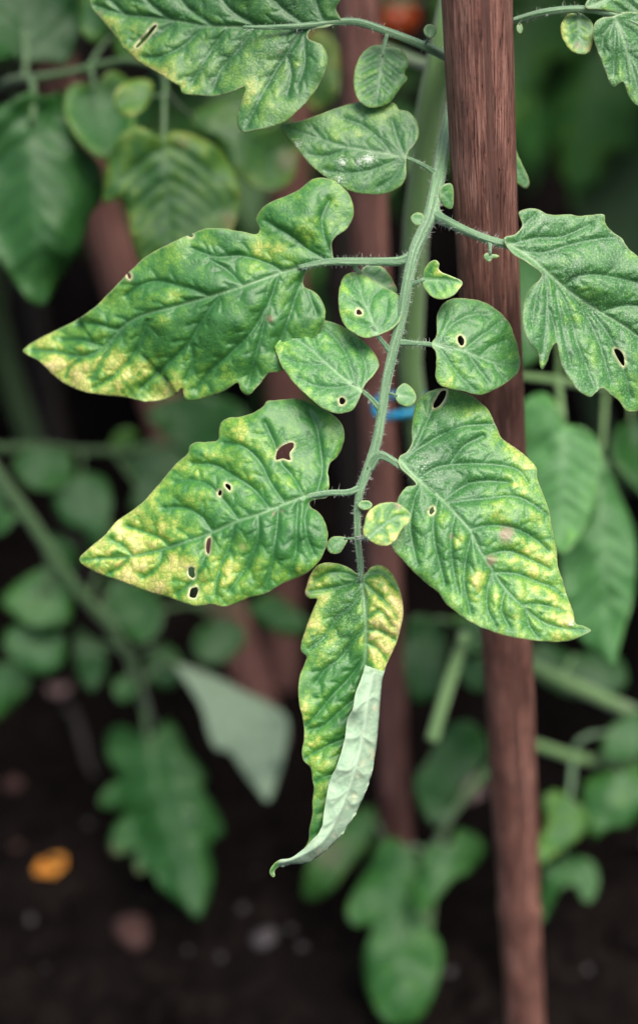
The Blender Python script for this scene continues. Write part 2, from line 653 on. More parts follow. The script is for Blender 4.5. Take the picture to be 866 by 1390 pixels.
def pigment(G, base, tip, edge, blobs, seed, nec=(), dust=(), dust0=0.0, rim_k=0.40):
    V = G['V']
    x, y = V[:, 0], V[:, 1]
    c = np.full(len(V), float(base))
    c += tip * np.clip(G['s'], 0, 1) ** 2.2
    c += edge * np.exp(-G['de'] / 14.0)
    for bx, by, br, ba in blobs:
        wob = 0.7 + 0.6 * vnoise(x, y, br * 0.8 + 5, bx * 0.11)
        c += ba * np.exp(-((x - bx) ** 2 + (y - by) ** 2) / (br * wob) ** 2)
    m1 = 1 - np.exp(-(G['dv'] / 5.5) ** 1.5)
    m3 = 1 - np.exp(-(G['dt'] / 3.2) ** 1.5)
    nz = vnoise(x, y, 15.0, seed * 0.61)
    nz2 = vnoise(x, y, 6.0, seed * 0.23)
    c = c * (0.38 + 0.62 * m1) * (0.68 + 0.32 * m3) * (0.30 + 0.80 * nz + 0.70 * nz2)
    if rim_k > 0.1:
        c = c * 0.84
    if rim_k < 0.1:
        c = c * 0.5 + 0.5 * base * (0.6 + 0.8 * nz) + 0.3 * edge * np.exp(-G['de'] / 14.0)
    nc = np.zeros(len(V))
    for bx, by, br, ba in nec:
        q = np.hypot(x - bx, y - by) / (br * (0.7 + 0.6 * vnoise(x, y, 5.0, bx)))
        nc = np.maximum(nc, ba * np.clip(1.6 - 1.2 * q, 0, 1))
    ds = np.full(len(V), float(dust0))
    for bx, by, br, ba in dust:
        ds = np.maximum(ds, ba * np.exp(-((x - bx) ** 2 + (y - by) ** 2) / br ** 2))
    rim = np.maximum(np.exp(-(G['dh'] / 2.4) ** 2), rim_k * np.exp(-(G['de'] / 1.3) ** 2))
    return dict(chl=0.88 * np.tanh(np.clip(c, 0, None) / 0.88), nec=np.clip(nc, 0, 1), dust=np.clip(ds, 0, 1), rim=rim,
                vein=G['vein'] * (0.8 if rim_k > 0.1 else 0.4), mid=G['mid'] * (1.0 if rim_k > 0.1 else 0.42))


def relief(G, q, seed, und=0.0, ws=90.0):
    """height towards the viewer in metres: quilted between the veins, sunk along them"""
    V = G['V']
    h = q * 0.38 * (1 - np.exp(-(G['dv'] / 4.2) ** 1.2)) + q * 0.22 * (1 - np.exp(-(G['dv'] / 14.0) ** 1.5))
    h += 0.26 * q * (1 - np.exp(-(G['dt'] / 3.0) ** 1.3)) * (1 - np.exp(-(G['dv'] / 5.0) ** 2))
    h *= 0.35 + 0.65 * (1 - np.exp(-G['de'] / 8.0))
    h += q * 0.9 * (vnoise(V[:, 0], V[:, 1], 26.0, seed * 0.7) - 0.5)
    h += und * (vnoise(V[:, 0], V[:, 1], ws, seed * 0.41) - 0.5) * 2
    # margin ripple
    h += und * 0.7 * (vnoise(V[:, 0], V[:, 1], 34.0, seed * 0.19) - 0.5) * 2 * np.exp(-G['de'] / 16.0)
    return h


SEED = [100]
FG_TONE, BG_TONE, ROW_TONE = 0.15, -0.30, 0.05     # bleached leaves in front are paler; the shade farther back is painted in too


def leaflet(parent, outline, mid, d0, veins=None, holes=None, sp=6.0, tilt=(0, 0), droop=0.0, fold=0.0, arch=0.0,
            q=0.0010, und=0.002, base=0.12, tip=0.0, edge=0.0, blobs=(), nec=(), dust=(), dust0=0.0, tone=0.0,
            under=False, n_auto=5, ripple=0.5, extra=None, bumps=(), label=None, thick=0.00032, name='leaflet',
            sidefold=None):
    SEED[0] += 1
    seed = SEED[0]
    G = leaf_geometry(outline, mid, veins, holes, sp, seed, n_auto, ripple)
    V = G['V']
    b0 = np.asarray(mid[0], float)
    scale = K * d0
    w = max(20.0, np.abs(G['t']).max())

    def depth(V, G, hscale=1.0):
        rel = (V - b0) * scale
        d = d0 + tilt[0] * rel[:, 0] + tilt[1] * rel[:, 1]
        d = d + droop * G['s'] ** 2 + fold * np.abs(G['t']) * scale + arch * (G['t'] / w) ** 2
        if sidefold:
            d = d + np.where(G['t'] > 0, sidefold[1], sidefold[0]) * np.abs(G['t']) * scale
        for bx, by, br, bh in bumps:
            d = d - bh * np.exp(-((V[:, 0] - bx) ** 2 + (V[:, 1] - by) ** 2) / br ** 2)
        sgn = -1.0 if under else 1.0
        return d - sgn * relief(G, q, seed, und) * hscale
    d = depth(V, G)
    pts = PA(V, d)
    at = pigment(G, base + (0.05 if sp < 4 else 0), tip, edge, blobs, seed, nec, dust, dust0, 0.40 if sp < 4 else 0.04)
    F = G['F']
    mi = np.zeros(len(F), np.int32)
    uv = V * 0.2158 + seed * 3.1
    mup = M_UP if sp < 4 else M_UPB
    mats = [M_UN, mup] if under else [mup, M_UN, mup]
    if extra:      # a rolled-over flap that shows the underside
        G2 = leaf_geometry(extra['outline'], extra['mid'], extra['veins'], None, sp, seed + 900, 5, 0.3)
        V2 = G2['V']
        dA, _, _ = seg_dist(V2, np.asarray(extra['bend'][:-1], float), np.asarray(extra['bend'][1:], float))
        dB, _, _ = seg_dist(V2, np.asarray(extra['lip'][:-1], float), np.asarray(extra['lip'][1:], float))
        u = dA / (dA + dB + 1e-6)                      # 0 at the bend, 1 at the free lip
        # depth of the sheet below, looked up from its nearest vertices
        dd = np.empty(len(V2))
        for i0 in range(0, len(V2), 400):
            dist = ((V2[i0:i0 + 400, None, :] - V[None, :, :]) ** 2).sum(2)
            dd[i0:i0 + 400] = d[dist.argmin(1)]
        dd = np.convolve(dd, [1.0], 'same')
        lin = d0 + tilt[0] * (V2 - b0)[:, 0] * scale + tilt[1] * (V2 - b0)[:, 1] * scale
        top = np.clip((V2[:, 1] - extra['y0']) / 60.0, 0, 1)
        tuck = np.clip((V2[:, 1] - extra['y0'] + 2 + 5 * (vnoise(V2[:, 0], V2[:, 1], 9.0, 3.3) - 0.5)) / 16.0, 0, 1)   # the roll starts under the yellow lobe
        hh = extra['h'] * np.sqrt(np.clip(u * (2 - 0.75 * u), 0, 1)) * (0.35 + 0.65 * top) * tuck
        d2 = lin + droop * np.interp(V2[:, 1], extra['yr'], [extra['s0'], 1.0]) ** 2 - 0.0026 * tuck + 0.0030 * (1 - tuck) - hh + relief(G2, q * 0.9, seed + 1, 0.0008, 40)
        at2 = pigment(G2, 0.15, 0.0, 0.1, extra.get('blobs', ()), seed + 3)
        pts = np.vstack([pts, PA(V2, d2)])
        F = np.vstack([F, G2['F'] + len(V)])
        mi = np.concatenate([mi, np.ones(len(G2['F']), np.int32)])
        uv = np.vstack([uv, V2 * 0.2158 + seed * 3.1 + 50])
        at = {k: np.concatenate([at[k], at2[k]]) for k in at}
    org = P(b0[0], b0[1], d0)
    me = build_mesh(name, pts - org, F, mats, uv, at, True, mi)
    o = link(name, me, org, parent)
    so = o.modifiers.new('thickness', 'SOLIDIFY')
    so.thickness = thick
    so.offset = -1
    so.material_offset = 1
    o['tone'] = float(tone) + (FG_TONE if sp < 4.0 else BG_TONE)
    if label:
        o['label'] = label
    return o


# ------------------------------------------------------------------ tubes
def tube_arrays(path, rad, nseg=12, rib=0.0, cap=True, flat=1.0):
    """swept tube; path (n,3), rad (n,), rib: depth of lengthwise grooves"""
    path = np.asarray(path, float)
    n = len(path)
    T = np.gradient(path, axis=0)
    T /= np.linalg.norm(T, axis=1)[:, None] + 1e-12
    up = -FWD
    N = np.empty((n, 3))
    v = up - T[0] * (up @ T[0])
    if np.linalg.norm(v) < 1e-3:
        v = RGT - T[0] * (RGT @ T[0])
    N[0] = v / np.linalg.norm(v)
    for i in range(1, n):
        v = N[i - 1] - T[i] * (N[i - 1] @ T[i])
        N[i] = v / (np.linalg.norm(v) + 1e-12)
    Bn = np.cross(T, N)
    a = np.arange(nseg) * 2 * math.pi / nseg
    prof = 1 - rib * (0.5 + 0.5 * np.cos(a * 4)) - 1.2 * rib * np.exp(-((np.minimum(a, 2 * math.pi - a)) / 0.35) ** 2)
    verts = []
    uv = []
    s = np.concatenate([[0], np.cumsum(np.linalg.norm(np.diff(path, axis=0), axis=1))]) * 1000
    for i in range(n):
        rr = rad[i] * prof
        verts.append(path[i] + np.outer(rr * np.cos(a) * flat, N[i]) + np.outer(rr * np.sin(a), Bn[i]))
        uv.append(np.stack([a * rad[i] * 1000, np.full(nseg, s[i])], 1))
    verts = np.vstack(verts)
    uv = np.vstack(uv)
    faces = []
    for i in range(n - 1):
        for j in range(nseg):
            k = (j + 1) % nseg
            faces.append((i * nseg + j, i * nseg + k, (i + 1) * nseg + k, (i + 1) * nseg + j))
    if cap:
        faces.append(tuple(range(nseg))[::-1])
        faces.append(tuple((n - 1) * nseg + j for j in range(nseg)))
    return verts, faces, uv


def px_path(pts, step=5.0):
    """(px, py, depth, radius in layout units) control points -> world path and radii in metres"""
    r = catmull(np.asarray(pts, float), False, step)
    return PA(r[:, :2], r[:, 2]), r[:, 3] * K * r[:, 2]


def join_tubes(tubes):
    V, F, U = [], [], []
    o = 0
    for v, f, u in tubes:
        V.append(v)
        U.append(u)
        F += [tuple(i + o for i in q) for q in f]
        o += len(v)
    return np.vstack(V), F, np.vstack(U)


def compound_leaf(plant, stalks, label=None, mat=None, nseg=20, rib=0.13, step=5.0, hairs=0):
    """the leaf's stalk with its branches: a part of the plant; its leaflets become children"""
    tb = []
    paths = []
    for st in stalks:
        p, r = px_path(st, step)
        paths.append((p, r))
        tb.append(tube_arrays(p, r, nseg, rib))
    V, F, U = join_tubes(tb)
    org = paths[0][0][0]
    me = build_mesh('compound_leaf', V - org, F, [mat or M_STALK], U)
    o = link('compound_leaf', me, org, plant)
    if label:
        o['label'] = label
    if hairs:
        fine_hairs(o, paths, hairs)
    return o


def fine_hairs(parent, paths, per_cm):
    r = np.random.default_rng(77)
    V, F = [], []
    for p, rad in paths:
        L = np.linalg.norm(np.diff(p, axis=0), axis=1).sum() * 100
        for _ in range(int(L * per_cm)):
            t = r.uniform(0, len(p) - 1.001)
            i = int(t)
            c = p[i] + (p[i + 1] - p[i]) * (t - i)
            tg = p[i + 1] - p[i]
            tg = tg / (np.linalg.norm(tg) + 1e-12)
            v = r.normal(size=3)
            v -= tg * (v @ tg)
            v /= np.linalg.norm(v)
            v = v + tg * r.uniform(-0.4, 0.4)
            v /= np.linalg.norm(v)
            a = c + v * rad[i] * 0.9
            ln = r.uniform(0.0006, 0.0017)
            bnd = r.normal(size=3) * 0.25 * ln
            m_ = a + v * ln * 0.55
            e = a + v * ln + bnd
            x = np.cross(v, tg)
            x /= np.linalg.norm(x) + 1e-9
            w = 0.000042
            o = len(V)
            for q, ww in ((a, w), (m_, w * 0.8)):
                V += [q + x * ww, q + tg * ww * 0.87 - x * ww * 0.5, q - tg * ww * 0.87 - x * ww * 0.5]
            V.append(e)
            for j in range(3):
                k = (j + 1) % 3
                F.append((o + j, o + k, o + 3 + k, o + 3 + j))
                F.append((o + 3 + j, o + 3 + k, o + 6))
    org = WL[parent.name]
    me = build_mesh('fine_hairs', np.array(V) - org, F, [M_HAIR])
    h = link('fine_hairs', me, org, parent)
    h['kind'] = 'stuff'
    return h


def stem_part(plant, pts, name='stem', mat=None, nseg=14, rib=0.04, world=False, label=None, step=6.0):
    if world:
        c = catmull(np.asarray(pts, float), False, 0.008)
        p, r = c[:, :3], c[:, 3]
    else:
        p, r = px_path(pts, step)
    V, F, U = tube_arrays(p, r, nseg, rib)
    me = build_mesh(name, V - p[0], F, [mat or M_STEM], U)
    o = link(name, me, p[0], plant)
    if label:
        o['label'] = label
    return o


# ------------------------------------------------------------------ the ground
def make_ground():
    def axis(lo, hi, st, far):
        a = list(np.arange(lo, hi, st))
        g, x = st, hi
        up = []
        while x < far:
            up.append(x)
            g *= 1.35
            x += g
        g, x = st, lo
        dn = []
        while x > -far:
            g *= 1.35
            x -= g
            dn.append(x)
        return np.array(dn[::-1] + a + up)
    xs = axis(-0.75, 0.75, 0.0075, 120)
    ys = axis(0.25, 2.1, 0.0075, 120)
    X, Y = np.meshgrid(xs, ys)
    x, y = X.ravel(), Y.ravel()
    near = np.exp(-(np.clip(np.hypot(x, y - 1.0) - 1.2, 0, None) / 1.0) ** 2)
    h = (vnoise(x, y, 0.16) - 0.5) * 0.030 + (vnoise(x, y, 0.045, 3) - 0.5) * 0.016 + (vnoise(x, y, 0.018, 7) - 0.5) * 0.008
    z = h * near - 0.004
    nx, ny = len(xs), len(ys)
    idx = np.arange(nx * ny).reshape(ny, nx)
    F = np.stack([idx[:-1, :-1].ravel(), idx[:-1, 1:].ravel(), idx[1:, 1:].ravel(), idx[1:, :-1].ravel()], 1)
    me = build_mesh('ground', np.stack([x, y, z], 1), F, [M_SOIL])
    o = link('ground', me, (0, 0, 0))
    tag(o, 'bare dark crumbly garden soil', kind='structure')
    o['category'] = 'soil'


def ground_h(x, y):
    x, y = np.asarray(x), np.asarray(y)
    return (vnoise(x, y, 0.16) - 0.5) * 0.030 + (vnoise(x, y, 0.045, 3) - 0.5) * 0.016 + (vnoise(x, y, 0.018, 7) - 0.5) * 0.008 - 0.004


ICO_V, ICO_F = None, None


def ico():
    global ICO_V, ICO_F
    if ICO_V is None:
        import bmesh
        bm = bmesh.new()
        bmesh.ops.create_icosphere(bm, subdivisions=2, radius=1.0)
        bm.verts.ensure_lookup_table()
        ICO_V = np.array([v.co for v in bm.verts])
        ICO_F = np.array([[v.index for v in f.verts] for f in bm.faces])
        bm.free()
    return ICO_V, ICO_F


def lump(r, rx, ry, rz):
    v, f = ico()
    ph = r.uniform(0, 6.28, 6)
    k = 1 + 0.20 * np.sin(v[:, 0] * 3.1 + ph[0]) * np.cos(v[:, 1] * 2.7 + ph[1]) + 0.14 * np.sin(v[:, 2] * 4.3 + ph[2] + v[:, 0] * 2)
    k += r.uniform(-0.06, 0.06, len(v))
    q = v * k[:, None] * np.array([rx, ry, rz])
    a = ph[4]
    R = np.array([[math.cos(a), -math.sin(a), 0], [math.sin(a), math.cos(a), 0], [0, 0, 1]])
    return q @ R.T, f


make_ground()


def soil_clods():
    r = np.random.default_rng(31)
    V, F = [], []
    o = 0
    for _ in range(1500):
        x, y = r.uniform(-0.55, 0.55), r.uniform(0.36, 1.6)
        s = 0.0022 + 0.0085 * r.random() ** 3
        v, f = lump(r, s, s * r.uniform(0.7, 1.2), s * r.uniform(0.5, 0.9))
        V.append(v + np.array([x, y, float(ground_h(x, y)) + s * 0.25]))
        F.append(f + o)
        o += len(v)
    me = build_mesh('soil_crumbs', np.vstack(V), np.vstack(F), [M_SOIL])
    tag(link('soil_crumbs', me, (0, 0, 0)), 'loose dark crumbs of earth scattered over the soil', 'soil', kind='stuff')


soil_clods()


# ------------------------------------------------------------------ wooden stakes
def stake(p_top, p_bot, r_top, r_bot, mat, label, seed, nodes=(), wob=0.0006, group=None):
    """a round stake through two world points, driven into the soil"""
    p_top, p_bot = np.asarray(p_top), np.asarray(p_bot)
    dirv = (p_bot - p_top) / np.linalg.norm(p_bot - p_top)
    foot = p_bot + dirv * ((-0.05 - p_bot[2]) / dirv[2])
    head = p_top - dirv * 0.30
    L = np.linalg.norm(foot - head)
    n = int(L / 0.0035)
    t = np.linspace(0, 1, n)
    path = head + (foot - head) * t[:, None]
    path[:, 0] += (vnoise(t * 40, t * 0, 6.0, seed) - 0.5) * wob * 2
    path[:, 1] += (vnoise(t * 40, t * 0, 6.0, seed + 4) - 0.5) * wob * 2
    tt = np.clip((path - p_top) @ dirv / np.linalg.norm(p_bot - p_top), -1, 2)
    rad = r_top + (r_bot - r_top) * tt
    rad *= 1 + 0.018 * (vnoise(t * 100, t * 0, 3.0, seed + 9) - 0.5) * 2
    for nz, amp in nodes:      # rings where a branch was trimmed
        q = path[:, 2] - nz
        rad *= 1 + amp * np.exp(-(q / 0.004) ** 2)
    ns = 28
    V, F, U = tube_arrays(path, rad, ns, 0.0)
    a = np.tile(np.arange(ns) * 2 * math.pi / ns, n)
    lon = np.repeat(t * L * 1000, ns)
    # shallow facets and splits running along the grain
    dr = -0.00035 * (vnoise(a * 4, lon * 0.012, 1.0, seed * 1.3)) - 0.0007 * np.exp(-((a - 5.9 - 0.12 * np.sin(lon * 0.013)) / 0.05) ** 2) * (vnoise(lon, lon * 0, 60.0, seed) > 0.45)
    cen = np.repeat(path, ns, 0)
    out = V - cen
    V = V + out / (np.linalg.norm(out, axis=1)[:, None] + 1e-9) * dr[:, None]
    me = build_mesh('wooden_stake', V - foot, F, [mat], U)
    o = link('wooden_stake', me, foot)
    tag(o, label, 'stake', group)
    return o


HF, HM = 0.463, 0.60
stake(P(646.5, 0, 0.482), P(706, 1250, 0.655), 0.01015, 0.0081, M_WOOD,
      'thick reddish brown stake crossed by a green leaf stalk, its grain sharp', 3, [(P(706, 1228, 0.652)[2], 0.07)])
stake(P(488, 0, zH(0, HM)), P(537, 1100, zH(1100, HM)), 0.0079, 0.0073, M_WOOD2,
      'soft focus brown stake standing behind the leaf with holes, left of the stem', 8)
stake(P(438, 60, 0.80), P(478, 700, 1.02), 0.0085, 0.0080, M_GREYW,
      'greyish stake half hidden right behind the soft brown stake', 13)
stake(P(80, 110, 0.78), P(350, 960, 0.92), 0.0115, 0.0105, M_WOOD2,
      'blurred reddish stake leaning across behind the dark green leaves', 17)
stake(P(388, 500, 0.86), P(380, 930, 0.98), 0.0100, 0.0100, M_WOOD2,
      'blurred dark red stake upright beside the leaning stake', 23)
stake(P(46, 420, 0.90), P(78, 600, 0.98), 0.0068, 0.0068, M_GREYW,
      'thin dark grey stick upright in shade below the dark leaves', 29)


# ------------------------------------------------------------------ main tomato plant
plant = empty('tomato_plant', ground_pt(705, 1330) * np.array([1, 1, 0]))
tag(plant, 'staked tomato plant with holed yellow-mottled leaves hanging in front of the stakes', 'tomato plant',)
base = WL[plant.name]
stem_pts = [(*base, 0.0062), (*P(702, 1200, 0.75), 0.0048), (*P(690, 1010, 0.71), 0.0048), (*P(672, 880, 0.69), 0.0048),
            (*P(610, 740, 0.665), 0.0046), (*P(560, 610, 0.64), 0.0046), (*P(556, 480, 0.62), 0.0045),
            (*P(561, 350, 0.605), 0.0045), (*P(572, 230, 0.59), 0.0047), (*P(590, 110, 0.565), 0.0047),
            (*P(612, 10, 0.55), 0.0046), (*P(622, -150, 0.56), 0.0042), (*P(610, -330, 0.57), 0.0036), (*P(600, -480, 0.58), 0.0024)]
stem_part(plant, stem_pts, world=True)

# --- the long hanging leaf in focus
RACH = [(634, 30, 0.556, 8), (626, 90, 0.545, 9), (613, 145, 0.530, 9.5), (602.5, 195, 0.514, 10), (595, 240, 0.505, 10.5), (583, 295, 0.497, 10.5), (563, 340, 0.494, 9.5), (552, 390, 0.493, 8.6),
        (545, 430, 0.493, 8), (535, 470, 0.493, 7.8), (525, 515, 0.493, 7.6), (518, 560, 0.493, 7.4), (511, 600, 0.493, 7.6),
        (498, 640, 0.493, 7.4), (488, 668, 0.493, 6.4), (485, 700, 0.494, 5.6), (486, 740, 0.495, 5.2), (489, 765, 0.496, 5.0), (490, 790, 0.4966, 4.2)]
main_leaf = compound_leaf(plant, [
    RACH,
    [(560, 347, 0.4945, 9), (545, 354, 0.4945, 7.5), (510, 355, 0.4945, 6.2), (470, 355, 0.4945, 6.0), (440, 356, 0.4948, 5.0), (405, 363, 0.4952, 3.4)],
    [(480, 356, 0.495, 3.5), (481, 362, 0.496, 3.0), (490, 371, 0.498, 2.4)],
    [(530, 478, 0.493, 5), (521, 466, 0.492, 3.6), (512, 455, 0.491, 3.0), (506, 442, 0.4905, 2.0)],
    [(540, 464, 0.493, 6), (560, 466, 0.492, 4.0), (578, 467, 0.491, 3.8), (598, 470, 0.490, 3.0), (616, 473, 0.490, 1.8)],
    [(516, 556, 0.493, 5), (503, 541, 0.492, 4.0), (492, 531, 0.491, 3.4), (478, 520, 0.4905, 2.2)],
    [(500, 638, 0.493, 7), (514, 618, 0.492, 7.0), (527, 622, 0.4915, 6.0), (545, 634, 0.491, 5.2), (566, 651, 0.4905, 4.4), (590, 670, 0.490, 3.2)],
    [(492, 660, 0.493, 6), (475, 668, 0.4925, 5.2), (448, 669, 0.492, 4.8), (420, 673, 0.4918, 4.2), (390, 683, 0.4916, 2.8)],
    [(588, 268, 0.500, 8), (592, 292, 0.497, 8.5), (612, 304, 0.493, 7.0), (640, 317, 0.489, 6.0), (670, 328, 0.4875, 6.0), (695, 334, 0.4875, 5.8), (720, 350, 0.4885, 4.0)],
    [(594, 240, 0.505, 5), (585, 231, 0.504, 3.6), (568, 221, 0.503, 3.0), (552, 214, 0.5025, 2.4), (530, 210, 0.5025, 1.5)],
    [(552, 388, 0.493, 4), (562, 385, 0.492, 3.2), (576, 379, 0.491, 2.6)],
    [(526, 533, 0.4925, 2.6), (533, 535, 0.4915, 1.8), (539, 537, 0.491, 1.4)],
    [(484, 730, 0.4945, 2.8), (493, 731, 0.487, 2.2), (504, 727, 0.4780, 1.8)],
    [(486, 730, 0.4945, 2.8), (476, 731, 0.494, 1.8), (467, 731, 0.4935, 1.4)],
    [(487, 684, 0.493, 2.6), (492, 685, 0.492, 1.6)],
    [(576, 305, 0.496, 2.5), (571, 300, 0.4945, 1.6)],
    [(594, 268, 0.501, 3), (600, 264, 0.497, 1.8)],
    [(664, 326, 0.4875, 3.5), (665, 337, 0.4868, 2.6), (665, 346, 0.4866, 2.0)],
], 'long drooping leaf with eaten holes and yellow blotches', hairs=42)

FIN = dict(sp=1.9)
# left upper big leaflet
leaflet(main_leaf, [(452, 346), (450, 331), (455, 322), (471, 310), (480, 290), (476, 268), (462, 251), (443, 241.5), (425, 243),
                    (406, 257), (388, 266), (366, 275), (353, 286), (347, 299), (352, 309), (350, 317), (332, 315), (310, 311), (281, 310),
                    (256, 319), (226, 333), (197, 349), (175, 370), (153, 393), (131, 415), (103, 435), (75, 449), (53, 460),
                    (37, 470), (31.5, 476.5), (39, 482), (53, 490), (70, 507), (89, 521), (111, 531), (131, 535), (153, 537.6),
                    (175, 540), (197, 545), (219, 543), (238, 536), (247.5, 527.5), (251, 541), (262, 544.5), (284, 538.6), (306, 530),
                    (323, 520), (327, 530), (337, 537), (351, 523), (365, 507), (382, 504), (400, 482), (425, 462), (441, 434),
                    (441, 419), (434, 403), (423, 394), (413.7, 389), (412, 378), (418, 368), (433, 362), (452, 359)],
        [(452, 352), (425, 358), (388, 368), (332, 388), (277, 405), (240, 416), (192, 429), (165, 446), (150, 463), (135, 477), (112, 484), (75, 478), (44, 476)],
        0.4945, veins=[
            [(452, 347), (440, 320), (437, 294), (447, 272)], [(440, 351), (417, 338), (395, 320), (377, 310), (361, 300)],
            [(383, 369), (369, 360), (325, 347), (295, 349), (262, 338)], [(285, 403), (262, 393), (242, 388), (214, 382), (190, 388), (172, 402)],
            [(330, 388), (310, 368), (285, 352)], [(165, 446), (158, 447), (131, 440), (106, 440)], [(140, 470), (110, 462), (85, 462)],
            [(418, 361), (407, 388), (396, 420), (385, 450), (374, 476)], [(412, 366), (420, 400), (430, 425)],
            [(378, 372), (367, 405), (343, 449), (314, 479), (288, 501), (268, 530)], [(367, 405), (356, 450), (345, 490), (338, 520)],
            [(300, 399), (275, 435), (258, 464), (225, 497), (192, 526)], [(258, 464), (262, 490), (252, 515)],
            [(200, 436), (186, 475), (158, 508), (128, 527)], [(170, 443), (153, 467), (139, 492), (124, 515)], [(112, 484), (95, 500), (90, 512)]],
        holes=[ellipse(175.5, 375, 2.6, 5, -0.3), ellipse(259, 319.5, 3.2, 2.6)], **FIN, tilt=(-0.10, -0.10), droop=0.022,
        sidefold=(0.18, 0.02), q=0.0019, und=0.0030, base=0.22, tip=0.22, edge=0.06,
        blobs=[(90, 500, 34, 0.55), (125, 505, 30, 0.40), (165, 510, 26, 0.45), (190, 505, 24, 0.30), (240, 404, 14, 0.35), (150, 480, 20, 0.25), (60, 478, 20, 0.2),
               (370, 345, 26, 0.25), (420, 315, 22, 0.28), (345, 350, 20, 0.22), (285, 325, 14, 0.2), (225, 525, 26, 0.28), (280, 520, 24, 0.15), (215, 435, 12, 0.3), (455, 275, 16, 0.2),
               (300, 440, 40, -0.12), (210, 460, 34, -0.16), (300, 355, 40, -0.12)],
        nec=[(366, 433, 5, 0.7), (175, 375, 5, 0.8)], bumps=[(300, 340, 60, 0.003), (400, 290, 50, 0.004), (330, 460, 60, 0.003)], tone=-0.12)

# left lower big leaflet
leaflet(main_leaf, [(446, 665), (447, 652), (445, 641), (448, 629), (458, 620), (465, 606), (468, 593), (465, 578), (457, 567), (442, 556.5), (427, 549),
                    (412, 543), (399, 540.7), (386, 542), (374, 543), (362, 545), (358, 551), (346, 559), (328, 565.5), (311, 567),
                    (301, 573), (297.5, 583), (296, 597.5), (286, 599.5), (275, 600), (264, 601), (257.5, 606), (255, 615), (237, 632), (222, 650),
                    (209, 665), (194, 681.6), (176, 695.6), (158, 708), (143, 726), (123, 742.6), (111, 754), (108, 760), (112.7, 766.7),
                    (128, 775.6), (146, 783), (166, 789.6), (184, 797), (207, 805), (232, 812.5), (252, 819), (268, 822.6), (287, 820), (302, 823.4),
                    (320, 819.6), (341, 810.7), (363, 805), (381, 794), (404, 784), (422, 774), (435, 758.7), (442.4, 743), (445, 725), (441, 708),
                    (432, 695), (421, 687.5), (420, 682), (428, 678.5), (444, 675)],
        [(446, 669), (415, 673), (384, 685), (353, 697.7), (323, 707), (288, 723), (252, 736), (214, 747.7), (181, 755), (138, 758), (112, 760)],
        0.492, veins=[
            [(430, 669), (438, 640), (436, 616), (430, 581), (420, 560)], [(412, 672), (396, 645), (383, 630), (372, 600), (360, 574)],
            [(386, 682), (369, 657), (351, 624), (328, 605), (305, 602)], [(366, 690), (346, 665), (318, 646), (293, 632), (262, 629)],
            [(325, 706), (305, 680), (285, 660), (262, 652), (238, 655)], [(290, 722), (283, 713), (275, 702), (252, 690), (222, 690)],
            [(231, 743), (217, 730), (196, 722), (172, 714)], [(181, 755), (168, 742), (152, 732)],
            [(420, 680), (414, 705), (417, 730), (426, 752)], [(405, 676), (403, 710), (402, 745), (394, 778)], [(379, 687), (375, 723), (369, 765), (360, 800)],
            [(351, 699), (350, 733), (334, 770), (312, 802)], [(319, 709), (312, 740), (298, 775), (292, 808)], [(288, 724), (278, 757), (262, 790), (240, 806)],
            [(222, 746), (216, 768), (196, 784)], [(176, 756), (165, 770), (150, 778)]],
        holes=[[(375, 624), (377.6, 611), (384, 605), (397.5, 601), (399, 606), (393, 615.5), (394, 624.5), (384, 622.5)],
               ellipse(310, 660.5, 2.8, 6, -0.6), ellipse(299, 669, 2.6, 3.8), ellipse(283, 741, 2.4, 12, 0.08, 12), ellipse(260, 777, 5, 7.5, -0.15), ellipse(263, 804, 5.6, 8, 0.4)],
        **FIN, tilt=(-0.05, -0.14), droop=0.012, sidefold=(0.05, 0.14), q=0.0019, und=0.0024, base=0.26, tip=0.36, edge=0.06,
        blobs=[(140, 745, 40, 0.45), (180, 735, 26, 0.35), (200, 785, 40, 0.40), (260, 790, 40, 0.30), (305, 770, 24, 0.42), (300, 800, 20, 0.35), (270, 660, 26, 0.22), (370, 600, 26, 0.25),
               (330, 590, 24, 0.25), (265, 625, 24, 0.2), (385, 655, 16, 0.25), (352, 770, 18, 0.25), (410, 770, 16, 0.25), (225, 735, 24, 0.25), (320, 650, 30, 0.12),
               (400, 570, 50, -0.14), (380, 730, 40, -0.15), (430, 720, 30, -0.12), (310, 690, 30, -0.12)],
        nec=[(372, 697, 3, 0.6), (383, 694, 3, 0.5), (330, 742, 5, 0.4)], bumps=[(350, 600, 50, 0.003), (400, 740, 60, 0.003)], tone=-0.02)

